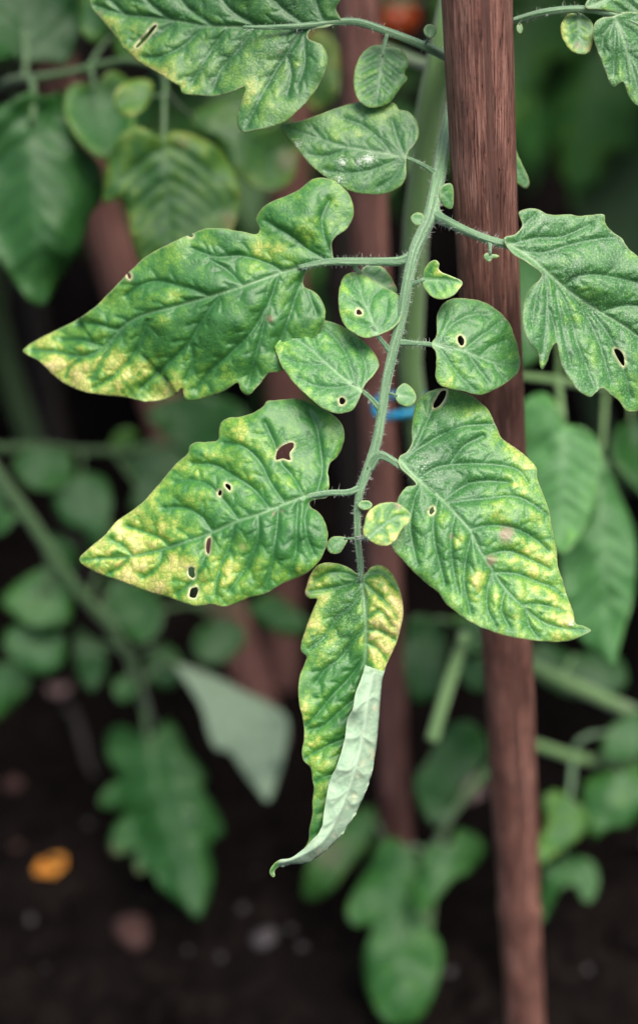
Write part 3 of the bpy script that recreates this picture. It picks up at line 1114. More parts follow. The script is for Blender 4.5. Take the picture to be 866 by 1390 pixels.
# right big leaflet
leaflet(main_leaf, [(541.6, 620), (552, 613), (559, 602), (558.5, 584), (561, 560), (565, 547), (574, 537), (587, 529.4), (611, 527), (627, 532),
                    (642, 537.7), (653, 547), (662, 556), (673, 578), (681, 595), (703, 610), (718, 623), (728, 635), (729, 650), (736.7, 670), (744.7, 694),
                    (750, 721), (755, 745), (756.6, 768), (763, 787), (770, 811), (778, 832), (782, 847), (790, 849), (802, 856), (792, 862), (779, 868),
                    (760, 872), (739, 871), (713, 868), (686, 863), (662, 855), (638, 844), (620, 832), (604, 818), (596, 806), (580, 793), (563, 778),
                    (547, 761), (533, 745), (528, 730), (531, 705), (537, 684), (542.5, 672.5), (552, 661), (565, 657.5), (556, 647), (543, 634)],
        [(543, 626), (570, 654), (596, 674), (619, 698), (638, 721), (652, 750), (670, 777), (686, 800), (708, 822), (739, 846), (771, 854), (795, 856)],
        0.4912, veins=[
            [(545, 623), (561, 608), (574, 584), (587, 556), (592, 540)], [(547, 627), (566, 610), (603, 589), (629, 579), (660, 576), (690, 574)],
            [(568, 650), (589, 636), (618, 630), (660, 630), (673, 631), (702, 638), (714, 652)], [(603, 680), (633, 658), (657, 653), (690, 655)],
            [(606, 684), (630, 680), (660, 677), (699, 674), (723, 685), (742, 698)], [(637, 719), (660, 714), (681, 714), (707, 721), (729, 734), (744, 748)],
            [(655, 755), (690, 748), (720, 760), (745, 772)], [(670, 777), (700, 779), (729, 790), (750, 798), (765, 811)], [(706, 821), (734, 821), (763, 829)],
            [(612, 628), (630, 605), (655, 592)], [(571, 656), (561, 682), (557, 713), (561, 741), (566, 765)], [(594, 676), (588, 709), (590, 737), (596, 762), (604, 795)],
            [(618, 698), (612, 728), (614, 765), (622, 805)], [(640, 725), (632, 760), (630, 795), (638, 832)], [(667, 773), (661, 800), (662, 828), (672, 850)],
            [(686, 801), (680, 827), (690, 850)], [(712, 826), (718, 850), (728, 864)]],
        holes=[[(599, 530.5), (605.5, 529.5), (603.5, 540.5), (596, 550.6), (589, 554), (588, 550), (592, 541.4)], ellipse(586, 693.5, 3.2, 5, 0.2)],
        **FIN, tilt=(0.04, -0.32), droop=0.006, sidefold=(0.10, 0.10), q=0.0021, und=0.0022, base=0.21, tip=0.24, edge=0.04,
        blobs=[(700, 600, 26, 0.30), (715, 640, 26, 0.24), (690, 660, 26, 0.25), (735, 690, 24, 0.28), (672, 700, 24, 0.28), (715, 735, 24, 0.20), (735, 770, 30, 0.45), (700, 765, 26, 0.25),
               (648, 787, 15, 0.55), (620, 785, 16, 0.28), (625, 735, 16, 0.35), (645, 810, 18, 0.30), (672, 808, 14, 0.30), (600, 700, 14, 0.3), (690, 830, 26, 0.22), (745, 820, 24, 0.40), (765, 840, 20, 0.35), (640, 560, 16, 0.2),
               (770, 847, 12, 0.5), (555, 660, 10, 0.2), (600, 630, 50, -0.20), (575, 600, 40, -0.10)],
        nec=[(686, 726, 10, 0.85), (667, 760, 7, 0.75), (613, 729, 4, 0.5)], dust=[(575, 633, 18, 0.55), (590, 650, 20, 0.35), (775, 846, 7, 0.95)],
        dust0=0.14, bumps=[(700, 700, 60, 0.003), (640, 580, 50, 0.003)], tone=0.02)

# curled end leaflet
BEND = [(524, 893), (523, 906), (519, 924), (517, 946), (516, 957), (513.7, 989), (510, 1020), (503, 1056), (490.6, 1088), (473.7, 1119.7), (452, 1146), (432, 1163), (415, 1172), (396, 1174), (379, 1176.5)]
LIP = [(498, 890), (496, 900), (491, 920), (483, 941), (478.5, 962), (472, 977), (469, 998), (464, 1020), (456.7, 1040), (448, 1059), (443, 1081), (439.7, 1103), (437, 1122), (432, 1132), (422, 1142), (416, 1149), (408, 1155.5), (393.6, 1165), (379, 1167.5)]
leaflet(main_leaf, [(486, 779), (476, 772), (464, 766.5), (447, 763.5), (432, 766.7), (422.7, 777), (416.7, 793), (414, 806), (420, 812.5), (430, 813), (425, 827),
                    (419, 842), (413, 859), (408, 878), (409.4, 885), (416, 891.5), (413, 902), (408, 914), (405, 934), (405.8, 951), (407, 960), (412, 981), (412.6, 1003),
                    (410, 1020), (412, 1032), (421, 1042), (424, 1059), (426, 1069), (424, 1086), (424, 1105), (420, 1124), (418, 1143), (408, 1156), (393.6, 1165), (379, 1167.5),
                    (370.5, 1174), (366, 1184), (370.6, 1191), (373.5, 1189), (372.5, 1183), (379, 1176.5), (396, 1173.5), (415, 1171.5), (431.5, 1162.5), (451.5, 1145.5), (473, 1119),
                    (490, 1087.5), (502.3, 1056), (509.5, 1020), (513.2, 989), (515.5, 957), (516.5, 946), (518, 924), (522.6, 907), (528, 895), (536.7, 876), (544, 851.5), (547.6, 829.7), (544, 805.5),
                    (536.7, 786), (527, 772.7), (515, 766.7), (503, 770), (495.5, 779)],
        [(490, 783), (494, 810), (497, 850), (496, 890), (490, 930), (479, 980), (466, 1030), (452, 1080), (436, 1130), (418, 1158), (385, 1171), (369, 1185)],
        0.497, veins=[
            [(489, 786), (468, 778), (445, 778), (428, 788)], [(490, 790), (470, 795), (440, 800), (420, 803)], [(494, 805), (475, 825), (455, 842), (440, 865), (420, 880)],
            [(496, 850), (480, 870), (460, 895), (445, 905), (430, 925)], [(494, 895), (470, 925), (450, 945), (430, 970), (415, 985)],
            [(486, 945), (462, 965), (440, 985), (420, 990)], [(474, 1000), (450, 1010), (430, 1020), (414, 1030)], [(460, 1050), (440, 1055), (428, 1062)],
            [(494, 790), (510, 805), (525, 820), (540, 840)], [(497, 840), (515, 830), (532, 850)], [(497, 855), (515, 856), (535, 868)], [(496, 872), (512, 880), (525, 897)], [(493, 787), (505, 778), (522, 782), (538, 800)]],
        **FIN, tilt=(0.0, 0.02), droop=-0.004, sidefold=(-0.10, 0.12), q=0.0022, und=0.0015, base=0.26, tip=0.0, edge=0.12,
        blobs=[(425, 790, 22, 0.75), (520, 800, 28, 0.85), (532, 840, 26, 0.95), (515, 880, 26, 1.0), (522, 860, 30, 0.60), (445, 860, 14, 0.50), (420, 860, 20, 0.40), (425, 850, 14, 0.3), (445, 895, 16, 0.4),
               (415, 960, 16, 0.45), (430, 1010, 22, 0.30), (420, 1030, 16, 0.35), (440, 1070, 22, 0.15), (470, 900, 60, -0.15), (470, 800, 26, -0.10), (440, 815, 20, 0.2)],
        nec=[(415, 805, 4, 0.8)], dust=[(470, 830, 40, 0.35), (445, 870, 30, 0.40), (520, 850, 30, 0.25)],
        bumps=[(520, 830, 40, 0.004)], ripple=0.3,
        extra=dict(outline=LIP + BEND[::-1], mid=[(508, 903), (500, 950), (492, 1000), (480, 1050), (462, 1100), (435, 1145), (385, 1171)],
                   veins=[[(500, 950), (490, 955), (481, 965)], [(500, 950), (508, 945), (515, 950)], [(495, 985), (485, 1000), (470, 1002)], [(492, 1000), (502, 1005), (510, 1010)],
                          [(485, 1030), (475, 1045), (460, 1045)], [(482, 1040), (492, 1050), (502, 1050)], [(474, 1070), (462, 1080), (446, 1085)], [(470, 1080), (478, 1092), (488, 1088)], [(458, 1105), (450, 1115), (440, 1120)]],
                   bend=BEND, lip=LIP, h=0.0052, y0=900, yr=[900, 1185], s0=0.38, blobs=[(478, 1047, 16, 1.1), (497, 1020, 13, 1.0), (485, 1085, 15, 1.1), (468, 1095, 10, 0.9), (450, 1130, 16, 0.9), (430, 1155, 16, 0.9), (508, 960, 10, 0.8)]),  # blobs put the roll's cream highlights into its colour
        label='curled end leaflet with its pale underside rolled over')

# oval leaflets along the stalk
leaflet(main_leaf, [(491, 534), (496, 521), (507, 509), (514.5, 496), (511, 483.5), (502, 471), (489.6, 459), (472, 446.7), (456, 439), (439, 434.7), (418, 434), (398, 437),
                    (378, 441.6), (369, 446.7), (369.7, 458), (375, 478), (385, 501), (400, 521), (418, 538), (439, 554.7), (451, 560), (466.7, 561), (479, 556), (485, 547), (489, 538)],
        [(491, 531), (461, 509), (436, 487), (413, 468), (390, 455), (375, 449)], 0.490,
        veins=[[(482, 523), (478, 504), (469, 481), (454, 458), (436, 443)], [(491, 528), (497, 504), (489, 478), (479, 461)], [(434, 486), (428, 468), (423, 450)],
               [(479, 522), (456, 526), (426, 523), (403, 513)], [(444, 494), (418, 495), (398, 491), (383, 484)], [(488, 534), (472, 545), (455, 552)], [(410, 466), (403, 455), (395, 445)]],
        holes=[[(461, 541), (465, 540), (469, 544.5), (465, 549), (461.5, 548)]], **FIN, tilt=(0.05, -0.38), droop=0.004, sidefold=(0.12, 0.12), q=0.0013, und=0.001, base=0.17, tip=0.12, edge=0.06,
        blobs=[(378, 455, 20, 0.25), (400, 510, 22, 0.2), (440, 470, 24, 0.15), (405, 445, 18, 0.2), (440, 545, 20, 0.12)], dust0=0.10, tone=0.12)
leaflet(main_leaf, [(511, 456), (518.5, 453), (532, 446), (543, 434.7), (546, 421), (544, 404.7), (532, 395), (518, 388), (504.7, 379), (491, 372), (477, 370), (467.7, 374.6),
                    (462, 386), (459, 405), (461, 425), (467.7, 441.6), (481.6, 453), (495, 459), (506, 457)],
        [(511, 454), (502, 426), (493, 407), (488, 388), (484, 376)], 0.490,
        veins=[[(501, 420), (507, 402), (519, 391)], [(511, 448), (523, 430), (526, 408)], [(507, 440), (490, 440), (472, 432)], [(501, 425), (482, 412), (466, 405)], [(492, 404), (478, 392), (470, 382)], [(511, 450), (528, 443), (540, 428)]],
        holes=[ellipse(487, 424, 4.2, 3.8)], **FIN, tilt=(0.0, -0.28), droop=0.003, sidefold=(0.12, 0.12), q=0.0011, und=0.001, base=0.22, tip=0.06, edge=0.06, blobs=[(475, 435, 16, 0.3), (480, 390, 18, 0.15)], tone=0.12, dust0=0.06)
leaflet(main_leaf, [(488, 370), (495, 362), (505, 357), (516, 361), (528, 372), (535, 384), (539, 395), (532, 403), (510, 397), (495, 385)],
        [(489, 370), (505, 378), (522, 390), (535, 398)], 0.498, sp=3, tilt=(0.3, -0.2), q=0.0009, und=0.0006, base=0.22, n_auto=3, nec=[(534, 386, 4, 0.8)])
leaflet(main_leaf, [(586, 464), (591.6, 457), (592.5, 442), (593.5, 426), (599.5, 414), (610, 406.5), (623.7, 404.4), (639, 405.6), (656.6, 410), (672, 419), (684, 430), (692, 440), (698, 456),
                    (702.5, 470), (706, 494), (704, 502.6), (698, 511), (684, 521.6), (668.7, 530), (653, 536), (642.7, 535), (627, 531), (610, 527.7), (596, 521.6), (591, 511), (591.6, 494), (591, 477), (586, 470)],
        [(586, 467), (611, 472), (630, 476.5), (648, 484), (674, 494), (700, 497)], 0.490,
        veins=[[(594, 466), (604, 452), (615, 440), (629, 431), (646, 427), (662, 428)], [(628, 476), (646, 461), (663, 449), (679, 437)], [(650, 485), (664, 471), (684, 462)],
               [(594, 470), (608, 489), (624, 511), (644, 530)], [(634, 479), (650, 502), (662, 518)], [(668, 492), (676, 505), (684, 514)], [(590, 466), (598, 445), (604, 425)]],
        holes=[ellipse(626, 463, 4.6, 6.8, -0.25)], **FIN, tilt=(0.06, -0.38), droop=0.006, sidefold=(0.12, 0.14), q=0.0014, und=0.0012, base=0.14, tip=0.02, edge=0.04,
        blobs=[(605, 515, 20, 0.2), (620, 490, 18, 0.2), (668, 500, 20, 0.15), (610, 450, 20, 0.12), (655, 515, 20, 0.12)], dust=[(605, 465, 16, 0.4)], dust0=0.10, tone=0.04)
leaflet(main_leaf, [(552, 212), (555, 205), (565, 192), (568.4, 178), (565, 164), (555.4, 152), (548.5, 150), (541, 148), (537.4, 142), (526, 137), (509.7, 135), (485, 139), (457, 146), (429, 157),
                    (401, 165.5), (384, 168.5), (380.5, 172.5), (388, 184), (404, 203), (426, 228), (448.7, 244.7), (476, 260), (504, 264), (526, 262), (543, 253), (551, 239), (551, 220)],
        [(552, 214), (526, 208.7), (498, 204.5), (471, 200), (437, 189), (407, 179.6), (384, 171)], 0.5025,
        veins=[[(531, 209), (515, 189), (493, 171), (468, 161)], [(550, 212), (540, 189), (532, 165)], [(473, 201), (443, 212), (420, 210)], [(545, 214), (526, 222), (498, 232), (471, 235), (443, 232)],
               [(549, 217), (535, 240), (515, 254)], [(438, 189), (425, 174)], [(551, 212), (558, 195), (560, 175)]],
        **FIN, tilt=(0.0, -0.10), droop=0.004, sidefold=(0.10, 0.14), q=0.0012, und=0.0012, base=0.20, tip=0.10, edge=0.05, blobs=[(470, 180, 26, 0.18), (450, 225, 26, 0.15), (520, 150, 20, 0.12)],
        dust=[(500, 216, 12, 0.95), (488, 220, 8, 0.9), (465, 221, 9, 0.95), (404, 196, 10, 0.85), (460, 243, 11, 0.8), (440, 236, 8, 0.5)], dust0=0.10, tone=-0.20)

# right leaflet that runs out of the frame
leaflet(main_leaf, [(684, 323), (699, 317.5), (709, 306), (706, 297), (703.5, 288), (718.7, 282.5), (731, 284.7), (742, 290.4), (754, 291.5), (772, 291), (786, 293), (799, 292), (819.5, 291.5), (821, 302),
                    (831, 315), (844, 324), (851, 335.6), (866, 348), (890, 365), (912, 395), (930, 440), (938, 490), (932, 545), (912, 578), (893, 572), (880, 548), (872, 556), (851, 558), (840, 544), (828, 535),
                    (817, 526), (808, 532.6), (801, 539), (788, 532.6), (774, 517), (763, 499), (758, 480.5), (755, 465), (748, 474), (742, 492), (735.6, 501.5), (732, 494), (730, 480.5), (720, 469), (712, 451), (709, 428),
                    (712, 406), (720, 390), (731, 381), (735, 374), (732, 369), (715, 356), (695, 344)],
        [(690, 331), (715, 347), (745, 372), (778, 399), (810, 421), (837, 437), (866, 458), (900, 500), (918, 560)], 0.4875,
        veins=[[(706, 341), (736, 343), (772, 333), (806, 325), (837, 322)], [(694, 331), (727, 323), (760, 322), (800, 305)], [(704, 328), (712, 305), (725, 292)], [(765, 388), (783, 376), (806, 373), (833, 377), (866, 384), (900, 395)],
               [(815, 424), (840, 416), (870, 416), (910, 430)], [(738, 370), (742, 406), (740, 440), (736, 480)], [(738, 372), (728, 400), (722, 440)], [(747, 374), (769, 417), (781, 462), (797, 503), (806, 526)],
               [(762, 386), (797, 433), (815, 474), (828, 520)], [(790, 408), (825, 455), (845, 500), (855, 540)], [(752, 380), (758, 420), (768, 470), (775, 500)], [(745, 420), (752, 445), (754, 460)]],
        holes=[[(833, 474), (841, 476), (846, 484), (846, 497), (840, 490)]], **FIN, tilt=(0.12, 0.0), droop=0.004, sidefold=(-0.08, -0.30), q=0.0019, und=0.0028, base=0.16, tip=0.05, edge=0.04,
        blobs=[(760, 395, 20, 0.2), (805, 480, 14, 0.3), (775, 420, 20, 0.2), (795, 405, 20, 0.15), (735, 492, 8, 0.3), (860, 530, 30, 0.2)],
        dust=[(775, 370, 30, 0.5), (735, 300, 18, 0.5), (800, 420, 30, 0.4), (750, 340, 40, 0.3), (850, 440, 40, 0.35), (725, 440, 20, 0.3)], dust0=0.22, bumps=[(800, 360, 40, 0.004)], tone=-0.04)

# small leaflets
SM = dict(sp=2.2, q=0.0006, und=0.0005, n_auto=3, ripple=0.2)
leaflet(main_leaf, [(574, 379), (575, 367.7), (583, 356), (591, 353), (596, 358), (595, 365), (600, 370), (611, 374.5), (627.5, 383.4), (622.4, 393), (613, 402), (599, 406), (588, 403.5), (578.6, 395), (574, 386)],
        [(575, 380), (592, 379.5), (610, 380.5), (626, 383.5)], 0.491, sp=2.0, tilt=(-0.15, -0.1), sidefold=(-0.35, -0.25), q=0.0005, und=0.0005, n_auto=3, ripple=0.2, base=0.44, edge=0.08, blobs=[(595, 370, 16, 0.25), (618, 384, 8, 0.3)], tone=0.12)
leaflet(main_leaf, [(537, 536), (538, 529), (548, 520), (558, 525.4), (564.5, 537), (563, 546), (554, 552), (541.7, 548), (537, 541)], [(538, 537), (549, 537), (562, 541)], 0.491, **SM, tilt=(0.1, -0.2), base=0.30, tone=0.1)
leaflet(main_leaf, [(485.6, 685), (490.7, 680), (501, 680), (505.5, 686), (499.6, 692), (489.4, 690.6)], [(487, 685), (495, 686), (504, 686)], 0.4915, **SM, tilt=(0, -0.2), base=0.32, tone=0.15)
leaflet(main_leaf, [(493, 724), (495, 709), (501, 693), (517, 683.5), (536, 682), (545.5, 686.7), (558, 699), (555, 709), (545.5, 718), (536, 734), (523, 741), (511, 739), (501, 732.6)],
        [(501, 729), (512, 720), (536, 702.5), (556, 699)], 0.4780, veins=[[(512, 720), (510, 705), (515, 692)], [(525, 710), (524, 697), (532, 687)], [(514, 719), (524, 727), (526, 736)], [(530, 707), (540, 713)]],
        sp=2.0, tilt=(0.1, -0.25), q=0.0010, und=0.0006, ripple=0.3, base=0.52, edge=0.12, blobs=[(530, 730, 20, 0.25), (550, 700, 14, 0.25), (510, 700, 12, 0.15)], nec=[(540, 686, 5, 0.7), (520, 739, 4, 0.4)], tone=-0.04, label='small yellow leaflet beside the stalk')
leaflet(main_leaf, [(444, 738), (450, 729.4), (462.8, 728), (471.7, 731), (467.8, 741), (460, 751), (450, 751), (444.5, 746)], [(470, 731), (458, 738), (447, 746)], 0.4935, **SM, tilt=(0, -0.2), base=0.26, tone=0.06)
leaflet(main_leaf, [(596, 262), (599, 253), (607, 249), (613, 250), (615.5, 267), (613, 283.5), (604, 281), (597, 270.5)], [(598, 263), (605, 268), (613, 281)], 0.484, **SM, tilt=(0.2, 0.1), base=0.18)
leaflet(main_leaf, [(557, 295), (565, 288.5), (573, 290), (576, 296), (573, 304), (564, 306)], [(574, 300), (566, 297), (558, 295)], 0.4945, **SM, tilt=(0, -0.1), base=0.28, tone=0.05)
leaflet(main_leaf, [(665, 345), (660, 343), (656, 347), (658, 352), (664, 356), (668, 351), (674, 350), (678, 348), (672, 345)], [(665, 346), (665, 350), (664, 355)], 0.4866, sp=2, q=0.0003, und=0.0002, n_auto=2, ripple=0.1, base=0.22)

# --- the leaf above it, its stalk passing behind the thick stake
top_leaf = compound_leaf(plant, [
    [(628, 88, 0.548, 8), (612, 80, 0.520, 7.5), (590, 69, 0.505, 6.8), (558, 55, 0.500, 6.0), (521, 41, 0.499, 5.6), (485, 30, 0.499, 5.4), (455, 30, 0.4985, 5.2), (414, 35, 0.498, 4.6), (370, 37, 0.498, 3.4), (330, 37, 0.498, 2.2)],
    [(526, 44, 0.499, 4), (524, 52, 0.499, 3.0), (521, 64, 0.4995, 2.6), (519, 78, 0.500, 1.6)],
    [(577, 62, 0.502, 2.0), (579, 55, 0.4985, 1.6), (582, 49, 0.497, 1.2)],
], 'leaf with stalk passing behind the thick stake', hairs=14)
leaflet(top_leaf, [(462, 26), (456, 12), (463, -2), (455, -30), (420, -68), (350, -95), (270, -92), (190, -68), (142, -35), (123, 0), (128, 14), (141.6, 30.5), (158, 51), (169, 66.5), (189, 84.5), (211, 97), (233, 111), (244, 118),
                   (247.5, 126), (266, 129), (294, 130), (316, 124.7), (333, 118), (326, 143), (321.5, 162), (327.7, 178.5), (344, 177), (365, 173), (385, 166), (407, 148), (429, 122), (442, 96), (445, 77.6), (437, 61), (418, 51.7), (421, 41), (446, 36)],
        [(458, 30), (414, 35), (355, 37), (300, 36), (277, 35), (238, 28), (205, 23.6), (169, 20), (130, 8)], 0.4985,
        veins=[[(414, 38), (389, 74), (366, 111), (341, 159), (335, 172)], [(414, 40), (414, 60), (414, 88), (405, 115)], [(389, 74), (396, 100), (390, 130)], [(345, 38), (322, 70), (300, 95), (290, 122)], [(310, 37), (280, 80), (262, 112)],
               [(277, 36), (250, 62), (215, 78), (195, 78)], [(238, 29), (210, 50), (180, 56)], [(414, 34), (380, 8), (345, -35), (330, -80)], [(350, 36), (310, 10), (285, -40)], [(290, 36), (250, 5), (225, -40)], [(230, 26), (200, 0), (180, -40)], [(440, 30), (430, 5), (420, -40)], [(170, 20), (150, 0)]],
        holes=[[(211, 33), (213, 34), (200, 52), (186, 65), (184, 64), (198, 47)]], **FIN, tilt=(-0.10, -0.05), droop=0.016, sidefold=(-0.10, -0.22), q=0.0019, und=0.0025, base=0.15, tip=0.12, edge=0.12,
        blobs=[(150, 35, 24, 0.35), (190, 70, 30, 0.30), (220, 100, 26, 0.30), (255, 118, 20, 0.25), (345, 120, 20, 0.3), (370, 130, 26, 0.22), (380, 95, 18, 0.25), (405, 90, 16, 0.25), (300, 100, 24, 0.2), (350, 60, 20, 0.2), (280, 60, 30, 0.15), (340, 10, 24, 0.1)],
        nec=[(135, 20, 6, 0.4), (150, 42, 5, 0.35), (380, 70, 3, 0.6)], dust=[(360, 80, 50, 0.35), (400, 15, 40, 0.3), (300, 90, 40, 0.3)], dust0=0.10, tone=-0.28)
leaflet(top_leaf, [(521.7, 62), (507, 61), (492, 72), (483, 88.7), (480, 111), (484, 132), (495, 144), (512, 146), (529, 139), (544, 118), (553, 106), (549.5, 101), (549.5, 96), (555, 88.7), (551, 75.8), (541, 65), (529, 63.5)],
        [(521, 63), (517, 95), (511, 140)], 0.5045, **FIN, tilt=(0.05, -0.1), q=0.0011, und=0.0012, base=0.22, edge=0.06, n_auto=4, sidefold=(0.12, 0.12), blobs=[(500, 100, 20, 0.15), (510, 120, 16, 0.2)], tone=-0.15)
leaflet(top_leaf, [(583, 51), (576.5, 47), (574.5, 40), (579, 33.5), (586, 33), (592, 38), (592, 45), (588, 50)], [(583, 50), (583, 42), (584, 36)], 0.497, **SM, tilt=(0, -0.1), base=0.26, tone=0.02)
leaflet(top_leaf, [(676, 200), (690, 190), (697, 197), (703.7, 213), (718, 248), (714, 256), (704, 251), (690, 241), (678, 225)], [(676, 203), (692, 218), (715, 253)], 0.512, sp=3, tilt=(0.1, 0.2), q=0.0007, und=0.0006, n_auto=4, base=0.2, tone=-0.1)
stem_part(plant, [(618, 60, 0.56, 4), (640, 120, 0.545, 3.0), (662, 175, 0.522, 2.6), (677, 204, 0.512, 1.8)], name='side_stalk', mat=M_STALK)

# --- the leaf that leaves to the upper right
right_leaf = compound_leaf(plant, [
    [(612, 62, 0.556, 8), (640, 50, 0.530, 6.5), (670, 38, 0.512, 6), (697, 29, 0.505, 5.4), (734, 18, 0.500, 5.4), (770, 13, 0.498, 5.2), (800, 13, 0.497, 5), (832, 20, 0.497, 4.2), (880, 40, 0.498, 3.4), (920, 60, 0.50, 2.4)],
    [(704, 28, 0.504, 2), (705, 33, 0.503, 1.4)],
    [(782, 14, 0.498, 3), (785, 20, 0.498, 2)],
    [(798, 12, 0.497, 4), (815, 2, 0.497, 3), (835, -8, 0.497, 2)],
], 'leaf reaching out to the right of the thick stake', hairs=10)
leaflet(right_leaf, [(781, 18), (772, 18), (763, 28), (760, 41), (766, 58), (776.6, 70), (791.7, 73.5), (800, 69), (804.6, 51.5), (805.6, 36.5), (800, 26), (788, 18)], [(785, 18), (786, 40), (788, 68)], 0.4985,
        sp=2.2, tilt=(0, -0.1), q=0.0009, und=0.0008, n_auto=4, base=0.34, edge=0.16, blobs=[(780, 55, 16, 0.22), (797, 60, 12, 0.2)], nec=[(783, 62, 5, 0.6), (797, 66, 5, 0.35)], tone=-0.14, sidefold=(0.2, 0.2))
leaflet(right_leaf, [(832, 22), (817, 24), (807, 31), (804.5, 49), (813, 75), (821.7, 99), (831.4, 119), (839, 114), (845, 111), (852, 129), (860, 140.7), (868, 145), (885, 150), (905, 120), (915, 75), (905, 38), (875, 20), (850, 16)],
        [(833, 21), (842, 45), (855, 85), (870, 138)], 0.4965, veins=[[(835, 28), (834, 60), (832, 100)], [(834, 28), (820, 45), (816, 70)], [(845, 55), (848, 85), (850, 110)], [(838, 30), (865, 50), (885, 85)], [(850, 70), (872, 90), (888, 125)]],
        **FIN, tilt=(0.05, 0.0), q=0.0016, und=0.002, base=0.16, blobs=[(840, 95, 14, 0.3), (850, 130, 12, 0.25), (822, 80, 12, 0.15)], dust0=0.22, sidefold=(0.25, 0.05), tone=-0.1)
leaflet(right_leaf, [(794, 10), (797, 0), (805, -18), (840, -45), (890, -45), (915, -8), (898, 22), (866, 24), (835, 17), (812, 13)], [(798, 9), (830, -4), (870, -12), (910, -8)], 0.496, sp=2.5, tilt=(0.1, 0.0), q=0.0016, und=0.0015, base=0.18, n_auto=5, dust0=0.2,
        blobs=[(825, 5, 14, 0.2)], tone=-0.1)
leaflet(right_leaf, [(705, 31), (701, 35), (701, 41), (705.5, 46), (709, 41), (708.5, 35)], [(705, 32), (705, 39), (705.5, 45)], 0.503, sp=1.8, q=0.0003, und=0.0002, n_auto=2, ripple=0.1, base=0.3, tone=0.0)

# out-of-focus shoots of the same plant
stem_part(plant, [(596, 92, 0.566, 8), (570, 86, 0.60, 8.5), (545, 76, 0.63, 8), (520, 66, 0.67, 7), (490, 50, 0.74, 5)], name='side_shoot')
stem_part(plant, [(630, 862, 0.685, 8), (624, 882, 0.690, 8), (615, 910, 0.692, 8.5), (600, 958, 0.690, 8.5), (586, 1006, 0.688, 8.8)], name='pruned_stub', label='pruned side shoot stub with a cut end')

# ------------------------------------------------------------------ blue plant tie round stem and stake
def make_tie():
    c = P(543, 549, 0.632)
    pts = []
    n = 40
    for i in range(n + 1):
        a = 2 * math.pi * i / n
        pts.append(c + np.array([0.0090 * math.cos(a), 0.0085 * math.sin(a), 0.0016 * math.cos(a) + 0.0008 * math.sin(3 * a)]))
    V, F, U = tube_arrays(np.array(pts), np.full(n + 1, 0.0014), 10, 0.0, cap=False)
    me = build_mesh('plant_tie', V - c, F, [M_BLUE], U)
    tag(link('plant_tie', me, c), 'bright blue plastic tie looped round the green stem', 'plant tie')


make_tie()

# ------------------------------------------------------------------ plants out of focus round about
def bg_plant(label, px, py):
    g = ground_pt(px, py)
    e = empty('tomato_plant', (g[0], g[1], 0.0))
    tag(e, label, 'tomato plant')
    return e


BG = dict(sp=6.5, thick=0.0004)


def bl(parent, outline, mid, d0, **kw):
    a = dict(BG)
    a.update(dict(q=0.0015, und=0.0075, n_auto=5, ripple=0.4))
    a.update(kw)
    return leaflet(parent, outline, mid, d0, **a)


# --- dark plant at the upper left
pl = bg_plant('dark green tomato plant with broad hanging leaves beside the leaning stake', -60, 900)
b0 = WL[pl.name]
stem_part(pl, [(*b0, 0.006), (*P(-60, 500, 0.80), 0.0056), (*P(-45, 250, 0.74), 0.005), (*P(-25, 60, 0.70), 0.0046), (*P(0, -160, 0.68), 0.004), (*P(10, -330, 0.68), 0.003)], world=True)
lf = compound_leaf(pl, [
    [(-42, 200, 0.728, 6), (-20, 130, 0.68, 6), (20, 108, 0.655, 6), (46, 106, 0.645, 6.0), (95, 98, 0.638, 5.5), (135, 88, 0.635, 5), (180, 82, 0.63, 4), (222, 100, 0.625, 4), (223, 140, 0.615, 4.4), (222, 190, 0.61, 4)],
    [(34, 108, 0.65, 5), (36, 80, 0.65, 4.5), (34, 40, 0.655, 4)],
    [(44, 106, 0.645, 5), (46, 130, 0.64, 5), (44, 165, 0.635, 4)],
    [(122, 90, 0.636, 4), (135, 68, 0.645, 3.2), (150, 50, 0.65, 2.5)],
    [(124, 92, 0.635, 4), (127, 112, 0.635, 3.4), (130, 125, 0.635, 2.5)],
    [(222, 130, 0.616, 3.5), (214, 130, 0.614, 2.6), (204, 130, 0.612, 2.0)],
    [(223, 120, 0.62, 3.5), (240, 140, 0.635, 2.6), (262, 158, 0.645, 2.2)],
    [(222, 100, 0.625, 3.5), (320, 90, 0.66, 3), (415, 60, 0.69, 2)],
], 'shaded leaf of broad dark leaflets', step=8, nseg=8, mat=M_STEMD)
bl(lf, [(40, 125), (62, 131), (87, 124), (93, 155), (108, 192), (136, 223), (139, 272), (124, 291), (119, 312), (114, 328), (99, 356), (77, 390), (59, 416), (46, 412), (25, 390), (9, 365), (-5, 345), (-40, 300), (-50, 230), (-30, 165), (0, 145), (18, 136)],
   [(46, 130), (48, 200), (50, 280), (54, 350), (57, 412)], 0.637, tilt=(0.15, 0.05), sidefold=(0.25, 0.25), base=0.10, tip=0.16, n_auto=7, tone=-0.05)
bl(lf, [(36, 85), (60, 82), (92, 86), (104, 55), (112, 25), (100, -30), (40, -80), (-30, -60), (-50, 0), (-40, 60), (-10, 84), (20, 78)], [(36, 82), (33, 40), (30, -10), (25, -70)], 0.652, tilt=(0.1, -0.1), sidefold=(0.2, 0.2), base=0.07, tone=-0.12)
bl(lf, [(150, 52), (125, 58), (108, 35), (108, 5), (125, -30), (160, -45), (190, -10), (200, 50), (185, 88), (160, 78)], [(150, 52), (148, 20), (150, -38)], 0.648, tilt=(0.2, 0.1), base=0.18, edge=0.25, tone=-0.08)
